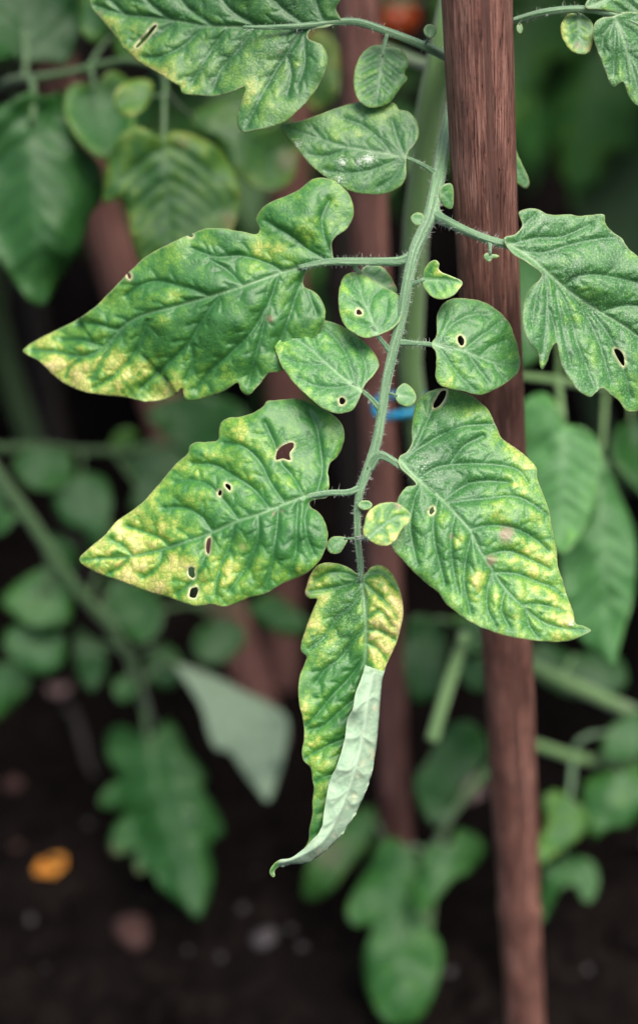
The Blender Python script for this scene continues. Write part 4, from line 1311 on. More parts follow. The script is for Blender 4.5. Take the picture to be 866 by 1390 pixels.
bl(lf, [(130, 116), (110, 114), (95, 118), (88, 142), (98, 175), (120, 202), (145, 219), (165, 215), (179, 190), (182, 140), (176, 115), (165, 100), (150, 97), (138, 106)], [(130, 116), (136, 150), (148, 212)], 0.636, tilt=(0.2, -0.1), base=0.10, edge=0.42, tone=-0.06)
bl(lf, [(206, 130), (208, 113), (190, 107), (166, 114), (154, 138), (163, 156), (190, 153), (203, 140)], [(205, 130), (185, 130), (160, 146)], 0.611, base=0.34, edge=0.36, tone=-0.06, n_auto=4)
bl(lf, [(222, 186), (205, 179), (188, 172), (168, 180), (152, 202), (140, 245), (142, 276), (163, 270), (172, 290), (180, 330), (192, 360), (228, 385), (278, 350), (308, 326), (322, 292), (326, 255), (315, 230), (300, 205), (280, 190), (252, 180), (235, 178)],
   [(222, 186), (225, 240), (230, 300), (232, 375)], 0.608, tilt=(0.1, -0.05), sidefold=(0.12, 0.12), base=0.28, edge=0.32, tip=0.12, n_auto=7, tone=-0.12, q=0.0026, nec=[(312, 300, 12, 0.6), (248, 195, 8, 0.5)])
bl(lf, [(258, 156), (290, 140), (330, 130), (370, 140), (400, 170), (406, 210), (396, 245), (370, 258), (340, 250), (310, 226), (290, 192), (265, 175)], [(262, 160), (320, 185), (390, 230)], 0.645, tilt=(0.1, -0.1), base=0.30, edge=0.24, n_auto=6, tone=-0.18, nec=[(392, 218, 16, 0.5)])
bl(lf, [(412, 58), (432, 40), (455, 60), (461, 100), (450, 142), (426, 152), (405, 120)], [(414, 62), (432, 95), (438, 146)], 0.69, base=0.42, edge=0.2, tone=-0.2)

# --- sprawling plant at the lower left
pl = bg_plant('low sprawling tomato plant with small rounded leaves and one pale leaf underside', 205, 985)
b0 = WL[pl.name]
stem_part(pl, [(*b0, 0.0022), (*P(196, 955, 0.80), 0.0022), (*P(184, 908, 0.78), 0.0023), (*P(150, 850, 0.765), 0.0024), (*P(95, 788, 0.75), 0.0027), (*P(60, 732, 0.745), 0.0028), (*P(-5, 640, 0.74), 0.0028), (*P(-60, 560, 0.74), 0.0026)], world=True, mat=M_STEMD)
lf = compound_leaf(pl, [[(-50, 570, 0.745, 6), (-20, 604, 0.75, 6.5), (60, 606, 0.76, 6), (120, 612, 0.77, 5.5), (185, 610, 0.775, 5)], [(60, 606, 0.76, 4), (62, 615, 0.755, 3), (64, 622, 0.752, 2)],
                        [(112, 611, 0.77, 4), (112, 630, 0.762, 3), (110, 648, 0.758, 2)], [(183, 610, 0.775, 4), (210, 600, 0.775, 3), (240, 590, 0.775, 2)], [(150, 611, 0.773, 4), (170, 635, 0.775, 3), (185, 660, 0.775, 2)]], step=8, nseg=8, mat=M_STEMD)
bl(lf, [(64, 608), (35, 610), (19, 630), (30, 655), (55, 666), (85, 661), (101, 640), (95, 616)], [(64, 612), (60, 635), (55, 662)], 0.752, base=0.16, tilt=(0.1, -0.3), n_auto=4)
bl(lf, [(110, 642), (88, 650), (73, 672), (78, 697), (95, 716), (118, 722), (128, 738), (145, 712), (153, 676), (140, 646)], [(110, 646), (114, 680), (127, 732)], 0.757, base=0.10, tilt=(0.1, -0.3), n_auto=4)
bl(lf, [(225, 592), (200, 560), (225, 542), (290, 535), (335, 560), (325, 600), (280, 625), (245, 615)], [(230, 590), (265, 575), (328, 570)], 0.78, base=0.14, tilt=(-0.1, -0.2), tone=-0.1)
bl(lf, [(185, 655), (168, 640), (172, 620), (210, 605), (260, 610), (270, 650), (240, 690), (205, 705), (176, 690)], [(185, 656), (215, 655), (240, 680)], 0.778, base=0.08, tilt=(0.1, -0.3), tone=-0.12)
bl(lf, [(150, 605), (160, 585), (180, 582), (188, 598), (178, 615), (160, 618)], [(153, 608), (170, 600), (184, 598)], 0.772, base=0.36, n_auto=3)
lf = compound_leaf(pl, [[(40, 705, 0.742, 5), (20, 700, 0.745, 4), (5, 695, 0.748, 3), (-5, 692, 0.75, 2)], [(92, 785, 0.75, 5), (75, 775, 0.75, 4), (60, 790, 0.75, 3), (55, 850, 0.755, 3), (52, 858, 0.757, 2)], [(60, 790, 0.75, 3), (75, 800, 0.748, 2.4)],
                        [(60, 735, 0.745, 5), (68, 770, 0.75, 4), (72, 785, 0.752, 3)]], step=8, nseg=8, mat=M_STEMD)
bl(lf, [(2, 690), (15, 670), (0, 655), (-25, 660), (-35, 695), (-15, 728), (12, 718), (23, 695)], [(2, 694), (-15, 692), (-32, 694)], 0.748, base=0.12, tilt=(0, -0.3), n_auto=3)
bl(lf, [(76, 772), (40, 780), (3, 815), (28, 842), (60, 852), (95, 842), (97, 800)], [(77, 778), (55, 805), (12, 816)], 0.750, base=0.20, tilt=(0.2, -0.2), blobs=[(50, 830, 16, 0.25)], n_auto=4)
bl(lf, [(52, 847), (15, 850), (6, 872), (24, 902), (55, 917), (76, 911), (90, 888), (85, 860)], [(53, 852), (52, 880), (60, 912)], 0.757, base=0.08, tilt=(0.1, -0.3), n_auto=4, tone=0.05)
bl(lf, [(95, 785), (75, 770), (60, 740), (72, 725), (95, 735), (108, 760)], [(90, 782), (85, 760), (78, 730)], 0.757, base=0.14, tilt=(0.1, -0.1), n_auto=3)
lf = compound_leaf(pl, [[(150, 850, 0.765, 5), (140, 820, 0.77, 4), (148, 805, 0.772, 3)], [(170, 880, 0.772, 5), (140, 875, 0.775, 3.5), (118, 865, 0.778, 2.5)], [(183, 905, 0.78, 4), (176, 915, 0.778, 3), (172, 922, 0.776, 2)],
                        [(190, 930, 0.79, 5), (225, 900, 0.79, 4), (246, 905, 0.785, 3)], [(150, 850, 0.765, 4), (260, 820, 0.80, 3.5), (335, 828, 0.81, 2.5)], [(100, 800, 0.753, 4), (40, 890, 0.78, 3), (5, 905, 0.79, 2)],
                        [(120, 815, 0.757, 4), (135, 770, 0.775, 3), (140, 755, 0.78, 2)], [(185, 832, 0.785, 3.5), (215, 800, 0.80, 3), (230, 795, 0.805, 2)], [(260, 820, 0.80, 3), (290, 835, 0.805, 2.4), (300, 840, 0.807, 2)], [(178, 895, 0.776, 4), (200, 880, 0.79, 3), (208, 878, 0.795, 2)]], step=8, nseg=8, mat=M_STEMD)
bl(lf, [(148, 800), (135, 795), (150, 786), (190, 790), (217, 818), (219, 850), (198, 873), (165, 858), (143, 832)], [(148, 803), (175, 825), (205, 864)], 0.772, base=0.07, tilt=(0.1, -0.35), n_auto=4)
bl(lf, [(120, 862), (105, 850), (100, 880), (108, 920), (125, 938), (142, 915), (140, 880)], [(120, 866), (122, 895), (125, 932)], 0.777, base=0.08, n_auto=4, tone=-0.15)
bl(lf, [(140, 758), (120, 748), (115, 725), (130, 705), (155, 712), (168, 738), (158, 755)], [(140, 756), (140, 735), (138, 708)], 0.78, base=0.10, n_auto=4, tilt=(0.1, -0.2))
bl(lf, [(230, 798), (205, 790), (200, 765), (225, 745), (262, 755), (275, 785), (255, 800)], [(230, 796), (235, 775), (245, 750)], 0.805, base=0.08, n_auto=4, tilt=(-0.1, -0.2), tone=-0.08)
bl(lf, [(300, 838), (275, 850), (262, 880), (280, 900), (315, 893), (335, 865), (325, 845)], [(300, 842), (295, 865), (285, 895)], 0.807, base=0.12, n_auto=4, tilt=(0, -0.3), tone=-0.08)
bl(lf, [(208, 878), (195, 895), (205, 925), (232, 935), (248, 910), (240, 885), (222, 873)], [(208, 880), (222, 900), (235, 930)], 0.795, base=0.10, n_auto=4, tilt=(0.1, -0.2), tone=-0.12)
bl(lf, [(172, 918), (156, 922), (155, 940), (165, 952), (181, 950), (188, 932)], [(172, 921), (172, 935), (170, 950)], 0.776, base=0.12, n_auto=3, tilt=(0, -0.3))
bl(lf, [(239, 902), (284, 914), (325, 935), (366, 955), (390, 976), (387, 1017), (377, 1058), (363, 1088), (350, 1074), (330, 1048), (310, 1020), (295, 1018), (284, 998), (274, 961), (258, 934)], [(243, 905), (300, 960), (345, 1020), (362, 1082)], 0.783,
   base=0.12, tilt=(0.05, -0.30), under=True, n_auto=6, tone=0.02, label='pale leaf underside turned upward')
bl(lf, [(335, 826), (370, 808), (400, 826), (420, 850), (402, 864), (362, 852)], [(338, 829), (375, 835), (412, 852)], 0.81, base=0.2, tilt=(0, -0.3), n_auto=4)
bl(lf, [(5, 900), (30, 903), (42, 925), (12, 965), (-25, 985), (-40, 930)], [(5, 904), (0, 930), (-25, 975)], 0.79, base=0.2, tilt=(0, -0.1), n_auto=4)
lf = compound_leaf(pl, [[(196, 955, 0.80, 5), (198, 980, 0.80, 4.5), (201, 1010, 0.80, 4), (212, 1060, 0.80, 2.5)]], 'jagged green leaf hanging over bare soil', step=8, nseg=8, mat=M_STEMD)
bl(lf, [(203, 1004), (183, 992), (163, 984), (147, 996), (148, 1030), (163, 1057), (146, 1068), (136, 1092), (168, 1104), (157, 1120), (149, 1149), (157, 1160), (190, 1149), (183, 1170), (188, 1186), (203, 1180), (218, 1205), (249, 1231), (269, 1247), (280, 1231), (291, 1185), (285, 1149), (303, 1128), (290, 1093), (274, 1068), (281, 1056), (254, 1017), (244, 997), (229, 976), (216, 988)],
   [(203, 1005), (215, 1060), (232, 1120), (252, 1180), (268, 1242)], 0.80, veins=[[(206, 1020), (190, 1005), (165, 1000)], [(211, 1045), (180, 1060), (150, 1085)], [(222, 1085), (190, 1110), (165, 1145)], [(235, 1125), (205, 1150), (192, 1175)], [(248, 1165), (228, 1190)], [(206, 1020), (228, 1005), (238, 995)], [(213, 1050), (245, 1045), (265, 1055)], [(225, 1090), (262, 1085), (280, 1095)], [(238, 1130), (275, 1120), (295, 1128)], [(250, 1170), (278, 1165)]],
   tilt=(0.0, -0.25), sidefold=(0.18, 0.40), base=0.10, edge=0.05, q=0.0030, sp=4.6, nec=[(155, 1155, 8, 0.5), (186, 1182, 8, 0.5)])

# --- plant at the right
pl = bg_plant('lush tomato plant with large smooth leaves filling the space right of the thick stake', 905, 1060)
b0 = WL[pl.name]
stem_part(pl, [(*b0, 0.0065), (*P(905, 900, 0.82), 0.006), (*P(900, 700, 0.76), 0.0055), (*P(895, 520, 0.71), 0.005), (*P(900, 330, 0.68), 0.0048), (*P(905, 100, 0.66), 0.0045), (*P(905, -150, 0.65), 0.004), (*P(895, -350, 0.65), 0.003)], world=True)
lf = compound_leaf(pl, [[(896, 540, 0.715, 7), (850, 528, 0.69, 6.5), (790, 521, 0.665, 6.5), (740, 514, 0.65, 6), (700, 508, 0.645, 5), (660, 490, 0.645, 4)], [(757, 516, 0.655, 4.5), (758, 480, 0.65, 4), (752, 450, 0.645, 3)],
                        [(757, 516, 0.655, 4.5), (760, 540, 0.645, 4.5), (764, 570, 0.64, 4)], [(822, 524, 0.68, 4), (820, 560, 0.672, 4), (816, 615, 0.668, 3)], [(858, 530, 0.695, 4), (856, 560, 0.692, 3), (856, 575, 0.69, 2)]], 'large soft-focus leaf of smooth leaflets', step=8, nseg=10, mat=M_STEM)
bl(lf, [(764, 572), (754, 546), (738, 533), (718, 538), (705, 556), (692, 590), (694, 650), (720, 710), (752, 744), (763, 751), (790, 720), (804, 688), (811, 653), (816, 618), (807, 594), (790, 580), (773, 577)],
   [(764, 570), (764, 620), (762, 680), (763, 745)], 0.64, tilt=(0.05, -0.35), sidefold=(0.2, 0.2), base=0.10, tip=0.22, edge=0.08, n_auto=7, q=0.0020, sp=5, tone=0.65, dust0=0.25)  # raised tone puts the light on this nearer leaf into its colour
bl(lf, [(816, 617), (807, 660), (793, 715), (762, 745), (758, 778), (769, 826), (787, 868), (811, 888), (832, 904), (839, 884), (849, 846), (859, 811), (863, 756), (859, 715), (842, 673), (828, 640)], [(816, 618), (815, 690), (820, 780), (832, 900)], 0.668,
   tilt=(0.05, -0.25), sidefold=(0.2, 0.2), base=0.10, tip=0.1, n_auto=8, sp=5, q=0.0020, tone=0.45, dust0=0.2)  # lit look painted in by the lighter tone
bl(lf, [(856, 572), (838, 580), (830, 618), (845, 645), (866, 668), (895, 690), (910, 640), (895, 585)], [(857, 575), (866, 620), (892, 682)], 0.69, base=0.14, tilt=(0, -0.3), blobs=[(850, 640, 16, 0.2)])
bl(lf, [(752, 452), (735, 480), (710, 500), (686, 470), (682, 400), (695, 350), (720, 342), (752, 378), (766, 420)], [(752, 452), (730, 420), (705, 356)], 0.645, base=0.12, tilt=(0.05, -0.3), tone=0.3, dust0=0.2)  # tone lightened here too, standing in for light on the leaf
bl(lf, [(655, 488), (640, 500), (625, 480), (632, 455), (655, 450), (668, 468)], [(657, 487), (645, 475), (638, 462)], 0.645, base=0.2, n_auto=3)
lf = compound_leaf(pl, [[(905, 930, 0.83, 8), (880, 972, 0.78, 9), (845, 960, 0.75, 9.5), (800, 940, 0.735, 10), (760, 922, 0.725, 10), (720, 902, 0.72, 9.5), (690, 884, 0.72, 9), (650, 862, 0.72, 7), (620, 850, 0.73, 4)], [(760, 922, 0.725, 4), (770, 905, 0.735, 3), (778, 890, 0.74, 2)],
                        [(690, 884, 0.72, 4), (650, 895, 0.725, 3), (640, 898, 0.728, 2)], [(640, 858, 0.722, 4), (600, 840, 0.735, 3), (585, 842, 0.74, 2)]], 'thick pale stalk slanting behind the thick stake', step=8, nseg=10, mat=M_STEM)
bl(lf, [(780, 888), (740, 872), (715, 885), (735, 925), (795, 950), (848, 932), (845, 898), (815, 878)], [(780, 890), (795, 912), (800, 945)], 0.745, base=0.08, tilt=(0, -0.3), tone=-0.12)
bl(lf, [(640, 890), (624, 892), (622, 914), (638, 935), (658, 940), (662, 915), (656, 896)], [(640, 893), (642, 915), (655, 936)], 0.728, base=0.14, tilt=(0.1, -0.3), n_auto=4)
bl(lf, [(585, 838), (560, 836), (548, 870), (550, 915), (562, 952), (592, 948), (606, 900), (602, 852)], [(584, 841), (580, 890), (575, 945)], 0.742, base=0.07, tilt=(0.1, -0.2), n_auto=6, tone=-0.1)
bl(lf, [(628, 850), (608, 850), (625, 832), (655, 842), (662, 872), (640, 888), (622, 880)], [(628, 853), (640, 862), (650, 878)], 0.725, base=0.24, tilt=(0, -0.2), n_auto=4)

# --- small plant at the lower right
pl = bg_plant('small tomato plant with yellow-tinged leaves at the lower right of the thick stake', 880, 1150)
b0 = WL[pl.name]
stem_part(pl, [(*b0, 0.0026), (*P(885, 1100, 0.80), 0.0025), (*P(866, 1040, 0.775), 0.0024), (*P(822, 1035, 0.76), 0.0023), (*P(781, 1028, 0.75), 0.0023), (*P(728, 1011, 0.74), 0.0021), (*P(680, 995, 0.735), 0.0016)], world=True)
lf = compound_leaf(pl, [[(778, 1028, 0.75, 4), (782, 1010, 0.745, 3.5), (800, 998, 0.745, 3), (826, 994, 0.75, 2.5)], [(778, 1028, 0.75, 4.5), (775, 1060, 0.745, 4), (772, 1085, 0.742, 3)], [(822, 1035, 0.76, 4), (835, 1045, 0.755, 3), (842, 1052, 0.75, 2)],
                        [(772, 1080, 0.743, 3), (765, 1130, 0.755, 2.5), (765, 1165, 0.76, 2)]], step=8, nseg=8)
bl(lf, [(772, 1082), (752, 1073), (738, 1080), (742, 1120), (728, 1150), (726, 1176), (752, 1160), (782, 1141), (797, 1121), (793, 1102)], [(772, 1084), (765, 1120), (732, 1170)], 0.742, base=0.26, edge=0.14, blobs=[(755, 1095, 16, 0.35), (780, 1120, 14, 0.3)], tilt=(0.1, -0.3))
bl(lf, [(842, 1048), (815, 1046), (795, 1060), (788, 1078), (797, 1114), (803, 1141), (826, 1124), (849, 1122), (870, 1106), (900, 1070), (885, 1040), (860, 1038)], [(842, 1051), (832, 1085), (806, 1136)], 0.75, base=0.16, blobs=[(845, 1085, 16, 0.3)], edge=0.1, tilt=(0, -0.35))
bl(lf, [(765, 1164), (750, 1170), (736, 1188), (733, 1255), (746, 1236), (762, 1205), (781, 1201), (789, 1220), (801, 1225), (812, 1194), (804, 1170), (782, 1162)], [(766, 1166), (775, 1185), (798, 1218)], 0.76, base=0.16, tilt=(0.1, -0.25))
bl(lf, [(824, 992), (815, 1022), (835, 1032), (870, 1028), (905, 1000), (895, 965), (852, 970)], [(824, 996), (855, 1000), (895, 990)], 0.752, base=0.12, blobs=[(862, 1005, 14, 0.3)], tilt=(0, -0.35))

# --- young plant at the bottom in the middle
pl = bg_plant('young bright green tomato plant at the foot of the soft brown stake', 572, 1330)
b0 = WL[pl.name]
stem_part(pl, [(*b0, 0.0026), (*P(582, 1230, 0.80), 0.0026), (*P(592, 1140, 0.765), 0.0022), (*P(623, 1091, 0.745), 0.0019), (*P(668, 1040, 0.73), 0.0018)], world=True)
lf = compound_leaf(pl, [[(588, 1165, 0.775, 5), (565, 1150, 0.765, 4), (545, 1155, 0.755, 3)], [(592, 1140, 0.765, 5), (600, 1150, 0.758, 4), (612, 1148, 0.752, 3)], [(612, 1105, 0.75, 5), (596, 1110, 0.752, 3.5), (590, 1118, 0.754, 2.5)],
                        [(585, 1200, 0.785, 5), (540, 1170, 0.79, 3), (508, 1110, 0.80, 2.5)]], step=8, nseg=8)
bl(lf, [(548, 1148), (538, 1137), (513, 1145), (503, 1170), (483, 1205), (470, 1240), (483, 1258), (505, 1255), (493, 1296), (498, 1345), (530, 1392), (566, 1388), (592, 1340), (599, 1285), (572, 1245), (560, 1220), (568, 1165)], [(548, 1150), (535, 1200), (540, 1260), (548, 1380)], 0.756, base=0.18, tilt=(0.05, -0.3), sidefold=(0.3, 0.3), tone=0.05)
bl(lf, [(612, 1146), (583, 1146), (568, 1180), (559, 1220), (568, 1242), (593, 1221), (613, 1196), (638, 1181), (659, 1156), (649, 1135), (618, 1125)], [(612, 1148), (600, 1180), (572, 1236)], 0.750, base=0.18, tilt=(0.1, -0.25), n_auto=5, sidefold=(0.3, 0.3), tone=0.05)
bl(lf, [(590, 1122), (574, 1099), (562, 1062), (581, 1031), (608, 986), (634, 978), (657, 997), (661, 1024), (634, 1062), (604, 1107)], [(590, 1118), (603, 1070), (635, 988)], 0.753, base=0.10, tilt=(0.1, -0.1), n_auto=6, tone=-0.06)
bl(lf, [(508, 1095), (480, 1100), (440, 1125), (420, 1165), (414, 1220), (440, 1216), (472, 1180), (496, 1152), (507, 1125)], [(506, 1100), (470, 1145), (420, 1214)], 0.80, base=0.24, tilt=(0, -0.2), nec=[(448, 1158, 22, 0.35)], n_auto=5)


# ------------------------------------------------------------------ further tomato plants behind (shared leaflet meshes)
def library_leaflet(seed, lobes):
    r = np.random.default_rng(seed)
    n = 9
    right = []
    for i in range(1, n):
        t = i / n
        w = 30 * math.sin(math.pi * t ** 0.75) * (1.0 - 0.35 * t)
        w *= 1 + (0.22 * lobes if i % 2 else -0.22 * lobes) * (1 - 0.5 * t) + r.uniform(-0.08, 0.08)
        right.append((w, -100 * t - (4 if i % 2 else -3) * lobes))
    left = [(-w * r.uniform(0.85, 1.15), y + r.uniform(-2, 2)) for w, y in right]
    outl = [(2.5, -1)] + right + [(1, -100)] + left[::-1] + [(-2.5, -1)]
    G = leaf_geometry(outl, [(0, 0), (1, -40), (0, -98)], None, None, 4.6, seed, 5, 0.4)
    V = G['V']
    h = relief(G, 0.0020, seed, 0.0035, 45)
    z = h * 1.0 - 0.018 * (G['s'] ** 2) - 0.0026 * np.abs(G['t']) / 10
    pts = np.stack([V[:, 0] * 0.001, -V[:, 1] * 0.001, z], 1)
    at = pigment(G, 0.12 + 0.06 * (seed % 3), 0.08, 0.05 * (seed % 2), [(r.uniform(-20, 20), -r.uniform(30, 90), 16, 0.2)], seed, rim_k=0.04)
    F = G['F']
    a, b_, c = pts[F[:, 0]], pts[F[:, 1]], pts[F[:, 2]]
    nz = np.cross(b_ - a, c - a)[:, 2]
    F = F.copy()
    F[nz < 0] = F[nz < 0][:, ::-1]
    return build_mesh('leaflet', pts, F, [M_UPB, M_UNB], V * 1.0, at)


LIB = [library_leaflet(301 + i, lb) for i, lb in enumerate((0.9, 0.5, 0.2, 0.7, 0.35))]


def place_leaflet(parent, base, dirv, nrm, length, mesh, tone, r):
    y = dirv / np.linalg.norm(dirv)
    z = nrm - y * (nrm @ y)
    z /= np.linalg.norm(z)
    x = np.cross(y, z)
    s = length / 0.100
    o = bpy.data.objects.new('leaflet', mesh)
    COL.objects.link(o)
    o.parent = parent
    M3 = Matrix(((x[0], y[0], z[0]), (x[1], y[1], z[1]), (x[2], y[2], z[2])))
    o.matrix_local = Matrix.Translation(Vector(base - WL[parent.name])) @ M3.to_4x4() @ Matrix.Scale(s, 4)
    so = o.modifiers.new('thickness', 'SOLIDIFY')
    so.thickness = 0.0004
    so.offset = -1
    so.material_offset = 1
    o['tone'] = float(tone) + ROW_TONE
    WL[o.name] = np.array(base)
    return o


def in_view(p, dmin, margin=40):
    x, y, d = project(p)
    return d > 0.02 and d < dmin and -margin < x < PW + margin and -margin < y < PH + margin


def bush_leaf(plant, base, az, r, length=0.26, dmin=0.84, tone=0.0, droop=1.0):
    """one compound leaf: arching stalk, three pairs of leaflets and an end leaflet"""
    h = np.array([math.cos(az), math.sin(az), 0.0])
    side = np.array([-math.sin(az), math.cos(az), 0.0])
    ts = np.linspace(0, 1, 14)
    el0 = r.uniform(0.1, 0.6)
    path = [np.array(base, float)]
    for t in ts[1:]:
        e = el0 - droop * 1.5 * t
        path.append(path[-1] + (h * math.cos(e) + np.array([0, 0, 1]) * math.sin(e)) * length / 13)
    path = np.array(path)
    leafs = []
    spec = [(0.38, 1, 0.5), (0.42, -1, 0.5), (0.62, 1, 0.62), (0.65, -1, 0.62), (0.84, 1, 0.55), (0.86, -1, 0.55), (1.0, 0, 0.85)]
    for t, sg, k in spec:
        i = min(12, int(t * 13))
        p = path[i] if sg else path[-1]
        tg = path[i + 1] - path[i]
        tg /= np.linalg.norm(tg)
        d = tg + side * sg * r.uniform(1.0, 1.6) * (1 if sg else 0) + np.array([0, 0, -r.uniform(0.15, 0.7)])
        d /= np.linalg.norm(d)
        nr = np.array([0, 0, 1.0]) + 0.5 * h * r.uniform(-0.4, 1.0) + r.normal(size=3) * 0.22
        leafs.append((p, d, nr, length * 0.42 * k / 0.62 * r.uniform(0.85, 1.15)))
    for p, d, nr, l in leafs:
        for q in (p, p + d * l * 0.5, p + d * l):
            if in_view(q, dmin) or q[2] < 0.02 or np.linalg.norm(q - CAM) < 0.45 or q[1] < 0.50 and abs(q[0]) < 0.33:
                return None
    V, F, U = tube_arrays(path, np.linspace(0.0026, 0.0012, 14), 8, 0.05)
    me = build_mesh('compound_leaf', V - path[0], F, [M_STEMD], U)
    o = link('compound_leaf', me, path[0], plant)
    for p, d, nr, l in leafs:
        place_leaflet(o, p, d, nr, l, LIB[int(r.integers(len(LIB)))], tone + r.uniform(-0.08, 0.05), r)
    return o


def bush(label, x, y, height, n, seed, tone=0.0, dmin=0.86, group=None, start=0.12):
    r = np.random.default_rng(seed)
    e = empty('tomato_plant', (x, y, 0.0))
    tag(e, label, 'tomato plant', group)
    zs = np.linspace(0, height, 9)
    pts = [(x + r.uniform(-0.02, 0.02), y + r.uniform(-0.02, 0.02), z - 0.02, 0.0062 * (1 - 0.6 * z / height)) for z in zs]
    stem_part(e, pts, world=True, nseg=10, mat=M_STEMD)
    P4 = np.array(pts)
    az = r.uniform(0, 6.28)
    for i in range(n):
        z = start + (height - start) * (i + 0.5) / n
        bx, by = np.interp(z, P4[:, 2], P4[:, 0]), np.interp(z, P4[:, 2], P4[:, 1])
        az += 2.4 + r.uniform(-0.3, 0.3)
        for k in range(3):
            if bush_leaf(e, (bx, by, z), az + k * 0.7, r, r.uniform(0.22, 0.30), dmin, tone):
                break
    return e


bush('bushy tomato plant deep in shade right behind the thick stake', 0.19, 0.95, 0.80, 26, 41, -0.05)
bush('tomato plant with ripe red fruit behind the soft brown stake', 0.02, 1.08, 0.85, 20, 42, -0.05)
bush('tall tomato plant in the row behind the dark hanging leaves', -0.20, 1.02, 0.85, 20, 43, -0.05)
bush('tomato plant at the far right of the back row', 0.46, 1.05, 0.85, 14, 44, -0.05)
bush('tomato plant at the far left of the back row', -0.50, 1.10, 0.85, 14, 45, -0.05)
GR = 'tomato plants of the farthest row'
for i, x in enumerate((-0.60, -0.25, 0.10, 0.42, 0.75)):
    bush('dim tomato plant of the farthest row', x, 1.55 + 0.06 * (i % 2), 0.95, 13, 60 + i, -0.05, group=GR)


bush('tomato plant added unseen at the left to shade the bed', -0.47, 0.74, 0.85, 13, 81, -0.05, dmin=5.0, start=0.25)  # added outside the frame so its leaves shade soil and background
bush('tomato plant added unseen at the right to shade the bed', 0.50, 0.72, 0.85, 13, 82, -0.05, dmin=5.0, start=0.25)  # likewise out of view, put on this side for shade


def find_plant(part):
    for o in bpy.data.objects:
        if o.type == 'EMPTY' and part in str(o.get('label', '')):
            return o


# tops of the plants in view, added unseen above the frame for their shade
def shade_crown(pl, pts, seed, n):
    r = np.random.default_rng(seed)
    az = r.uniform(0, 6.28)
    for i in range(n):
        t = i / max(1, n - 1)
        b_ = pts[0] + (pts[1] - pts[0]) * t
        az += 2.4
        for k in range(8):
            if bush_leaf(pl, b_, az + k * 0.78, r, r.uniform(0.20, 0.27), 5.0, 0.0):
                break


shade_crown(plant, (P(618, -90, 0.557), P(604, -430, 0.577)), 71, 8)
shade_crown(find_plant('beside the leaning stake'), (P(0, -160, 0.68), P(10, -330, 0.68)), 72, 7)
shade_crown(find_plant('filling the space right'), (P(905, -150, 0.65), P(895, -350, 0.65)), 73, 7)


# ------------------------------------------------------------------ ripe fruit, fallen bits
def ripe_tomato():
    c = P(537, 26, 0.93)
    host = find_plant('ripe red fruit')
    v, f = ico()
    import bmesh
    bm = bmesh.new()
    bmesh.ops.create_uvsphere(bm, u_segments=32, v_segments=20, radius=1)
    vv = np.array([q.co for q in bm.verts])
    ff = [[w.index for w in q.verts] for q in bm.faces]
    bm.free()
    a = np.arctan2(vv[:, 1], vv[:, 0])
    k = 1 + 0.03 * np.cos(5 * a) * np.clip(vv[:, 2], 0, 1)
    rr = 0.0125
    z = vv[:, 2] * 0.86 - 0.22 * np.exp(-((vv[:, 0] ** 2 + vv[:, 1] ** 2) / 0.10)) * (vv[:, 2] > 0)
    V = np.stack([vv[:, 0] * k * rr, vv[:, 1] * k * rr, z * rr], 1)
    o = link('tomato_fruit', build_mesh('tomato_fruit', V, ff, [M_RED]), c, host)
    o['label'] = 'ripe red tomato, strongly blurred'
    top = c + np.array([0, 0, rr * 0.62])
    tb = []
    for i in range(5):
        b_ = i * 2 * math.pi / 5
        d = np.array([math.cos(b_), math.sin(b_), 0])
        tb.append(tube_arrays(np.array([top, top + d * 0.006 + [0, 0, 0.003], top + d * 0.012 + [0, 0, 0.0015], top + d * 0.017 + [0, 0, 0.004]]), [0.0012, 0.0015, 0.0010, 0.0003], 6))
    sx, sy = WL[host.name][0], WL[host.name][1]
    tb.append(tube_arrays(catmull([tuple(top), tuple(top + np.array([0.004, 0.01, 0.02])), (sx, sy, top[2] + 0.05)], False, 0.01), np.full(len(catmull([tuple(top), tuple(top + np.array([0.004, 0.01, 0.02])), (sx, sy, top[2] + 0.05)], False, 0.01)), 0.0014), 8))
    V, F, U = join_tubes(tb)
    link('calyx', build_mesh('calyx', V - top, F, [M_STALK], U), top, o)


ripe_tomato()


def on_ground(name, px, py, rx, ry, rz, mat, label, cat, seed, group=None):
    r = np.random.default_rng(seed)
    g = ground_pt(px, py)
    z = float(ground_h(g[0], g[1]))
    v, f = lump(r, rx, ry, rz)
    o = link(name, build_mesh(name, v, f, [mat]), (g[0], g[1], z + rz * 0.45))
    tag(o, label, cat, group)
    return o


on_ground('stone', 182, 1268, 0.013, 0.008, 0.006, M_STONE_R, 'long reddish stone lying on the soil under the jagged leaf', 'stone', 1)
on_ground('stone', 22, 1150, 0.004, 0.004, 0.003, M_STONE_R, 'small pinkish stone close to the orange dead leaf', 'stone', 2)
on_ground('stone', 20, 1065, 0.005, 0.005, 0.004, M_STONE_R, 'small reddish stone lying alone on dark soil', 'stone', 3)
on_ground('stone', 360, 1285, 0.007, 0.005, 0.004, M_STONE_G, 'grey stone lying on the soil between the jagged leaf and the young plant', 'stone', 4)
GP = 'tiny grey pebbles on the soil'
for i, (x, y) in enumerate([(395, 1265), (300, 1300), (90, 1255), (330, 1240), (120, 1120), (410, 1300), (60, 1300), (255, 1290), (610, 1330), (800, 1290), (40, 1230), (350, 1190)]):
    on_ground('pebble', x, y, *(np.array([0.0020, 0.0015, 0.0012]) * random.uniform(0.45, 1.35)), M_STONE_G, 'tiny grey pebble on dark soil', 'pebble', 20 + i, GP)


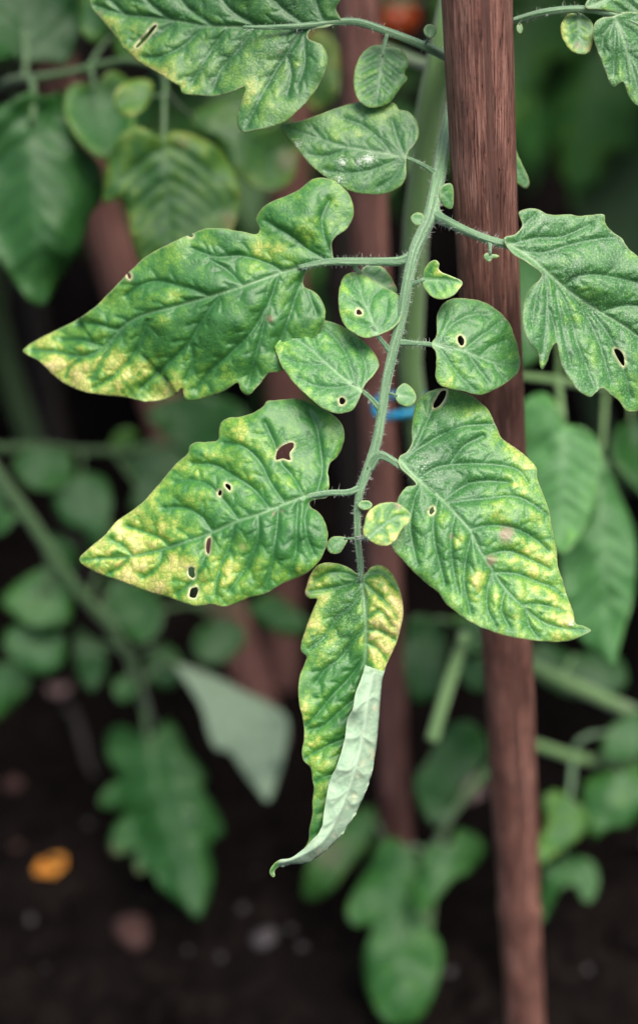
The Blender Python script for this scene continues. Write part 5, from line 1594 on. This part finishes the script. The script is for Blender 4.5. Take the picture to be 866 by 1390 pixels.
def dead_leaf(px, py, L, W, mat, label, seed, lift=0.004, rot=0.0, cat='dead leaf'):
    g = ground_pt(px, py)
    r = np.random.default_rng(seed)
    n, m_ = 11, 7
    V = []
    for i in range(n):
        t = i / (n - 1)
        w = W * math.sin(math.pi * min(1, t * 0.92 + 0.05)) ** 0.8 * (1 + 0.15 * math.sin(t * 14 + seed))
        for j in range(m_):
            u = j / (m_ - 1) * 2 - 1
            x, y = (t - 0.5) * L, u * w / 2
            z = lift * (u * u * 0.9 + 0.8 * (t - 0.5) ** 2 * 4) + r.uniform(0, 0.0006)
            V.append((x * math.cos(rot) - y * math.sin(rot), x * math.sin(rot) + y * math.cos(rot), z))
    F = [(i * m_ + j, i * m_ + j + 1, (i + 1) * m_ + j + 1, (i + 1) * m_ + j) for i in range(n - 1) for j in range(m_ - 1)]
    z0 = float(ground_h(g[0], g[1]))
    o = link('fallen_leaf', build_mesh('fallen_leaf', V, F, [mat]), (g[0], g[1], z0 + 0.001))
    so = o.modifiers.new('thickness', 'SOLIDIFY')
    so.thickness = 0.0004
    tag(o, label, cat)


dead_leaf(70, 1180, 0.017, 0.013, M_ORANGE, 'small bright orange dead leaf on the dark soil', 3, 0.003, 0.7)
dead_leaf(80, 930, 0.013, 0.008, M_DRY, 'pale pinkish dry leaf curl below the rounded leaves', 5, 0.005, 0.2)
dead_leaf(640, 1095, 0.018, 0.012, M_DRY, 'dry pinkish leaf scrap between the young plant and the thick stake', 7, 0.004, 1.2)


def dry_stalk():
    a, b_ = ground_pt(92, 952), ground_pt(128, 1042)
    p = np.linspace(a, b_, 12)
    p[:, 2] = [float(ground_h(q[0], q[1])) + 0.005 + 0.006 * math.sin(i * 0.5) for i, q in enumerate(p)]
    V, F, U = tube_arrays(p, np.linspace(0.0026, 0.0018, 12), 10, 0.08)
    tag(link('dry_stalk', build_mesh('dry_stalk', V - p[0], F, [M_GREYW], U), p[0]), 'short dry brown stalk lying on the soil below the rounded leaves', 'stalk')


dry_stalk()
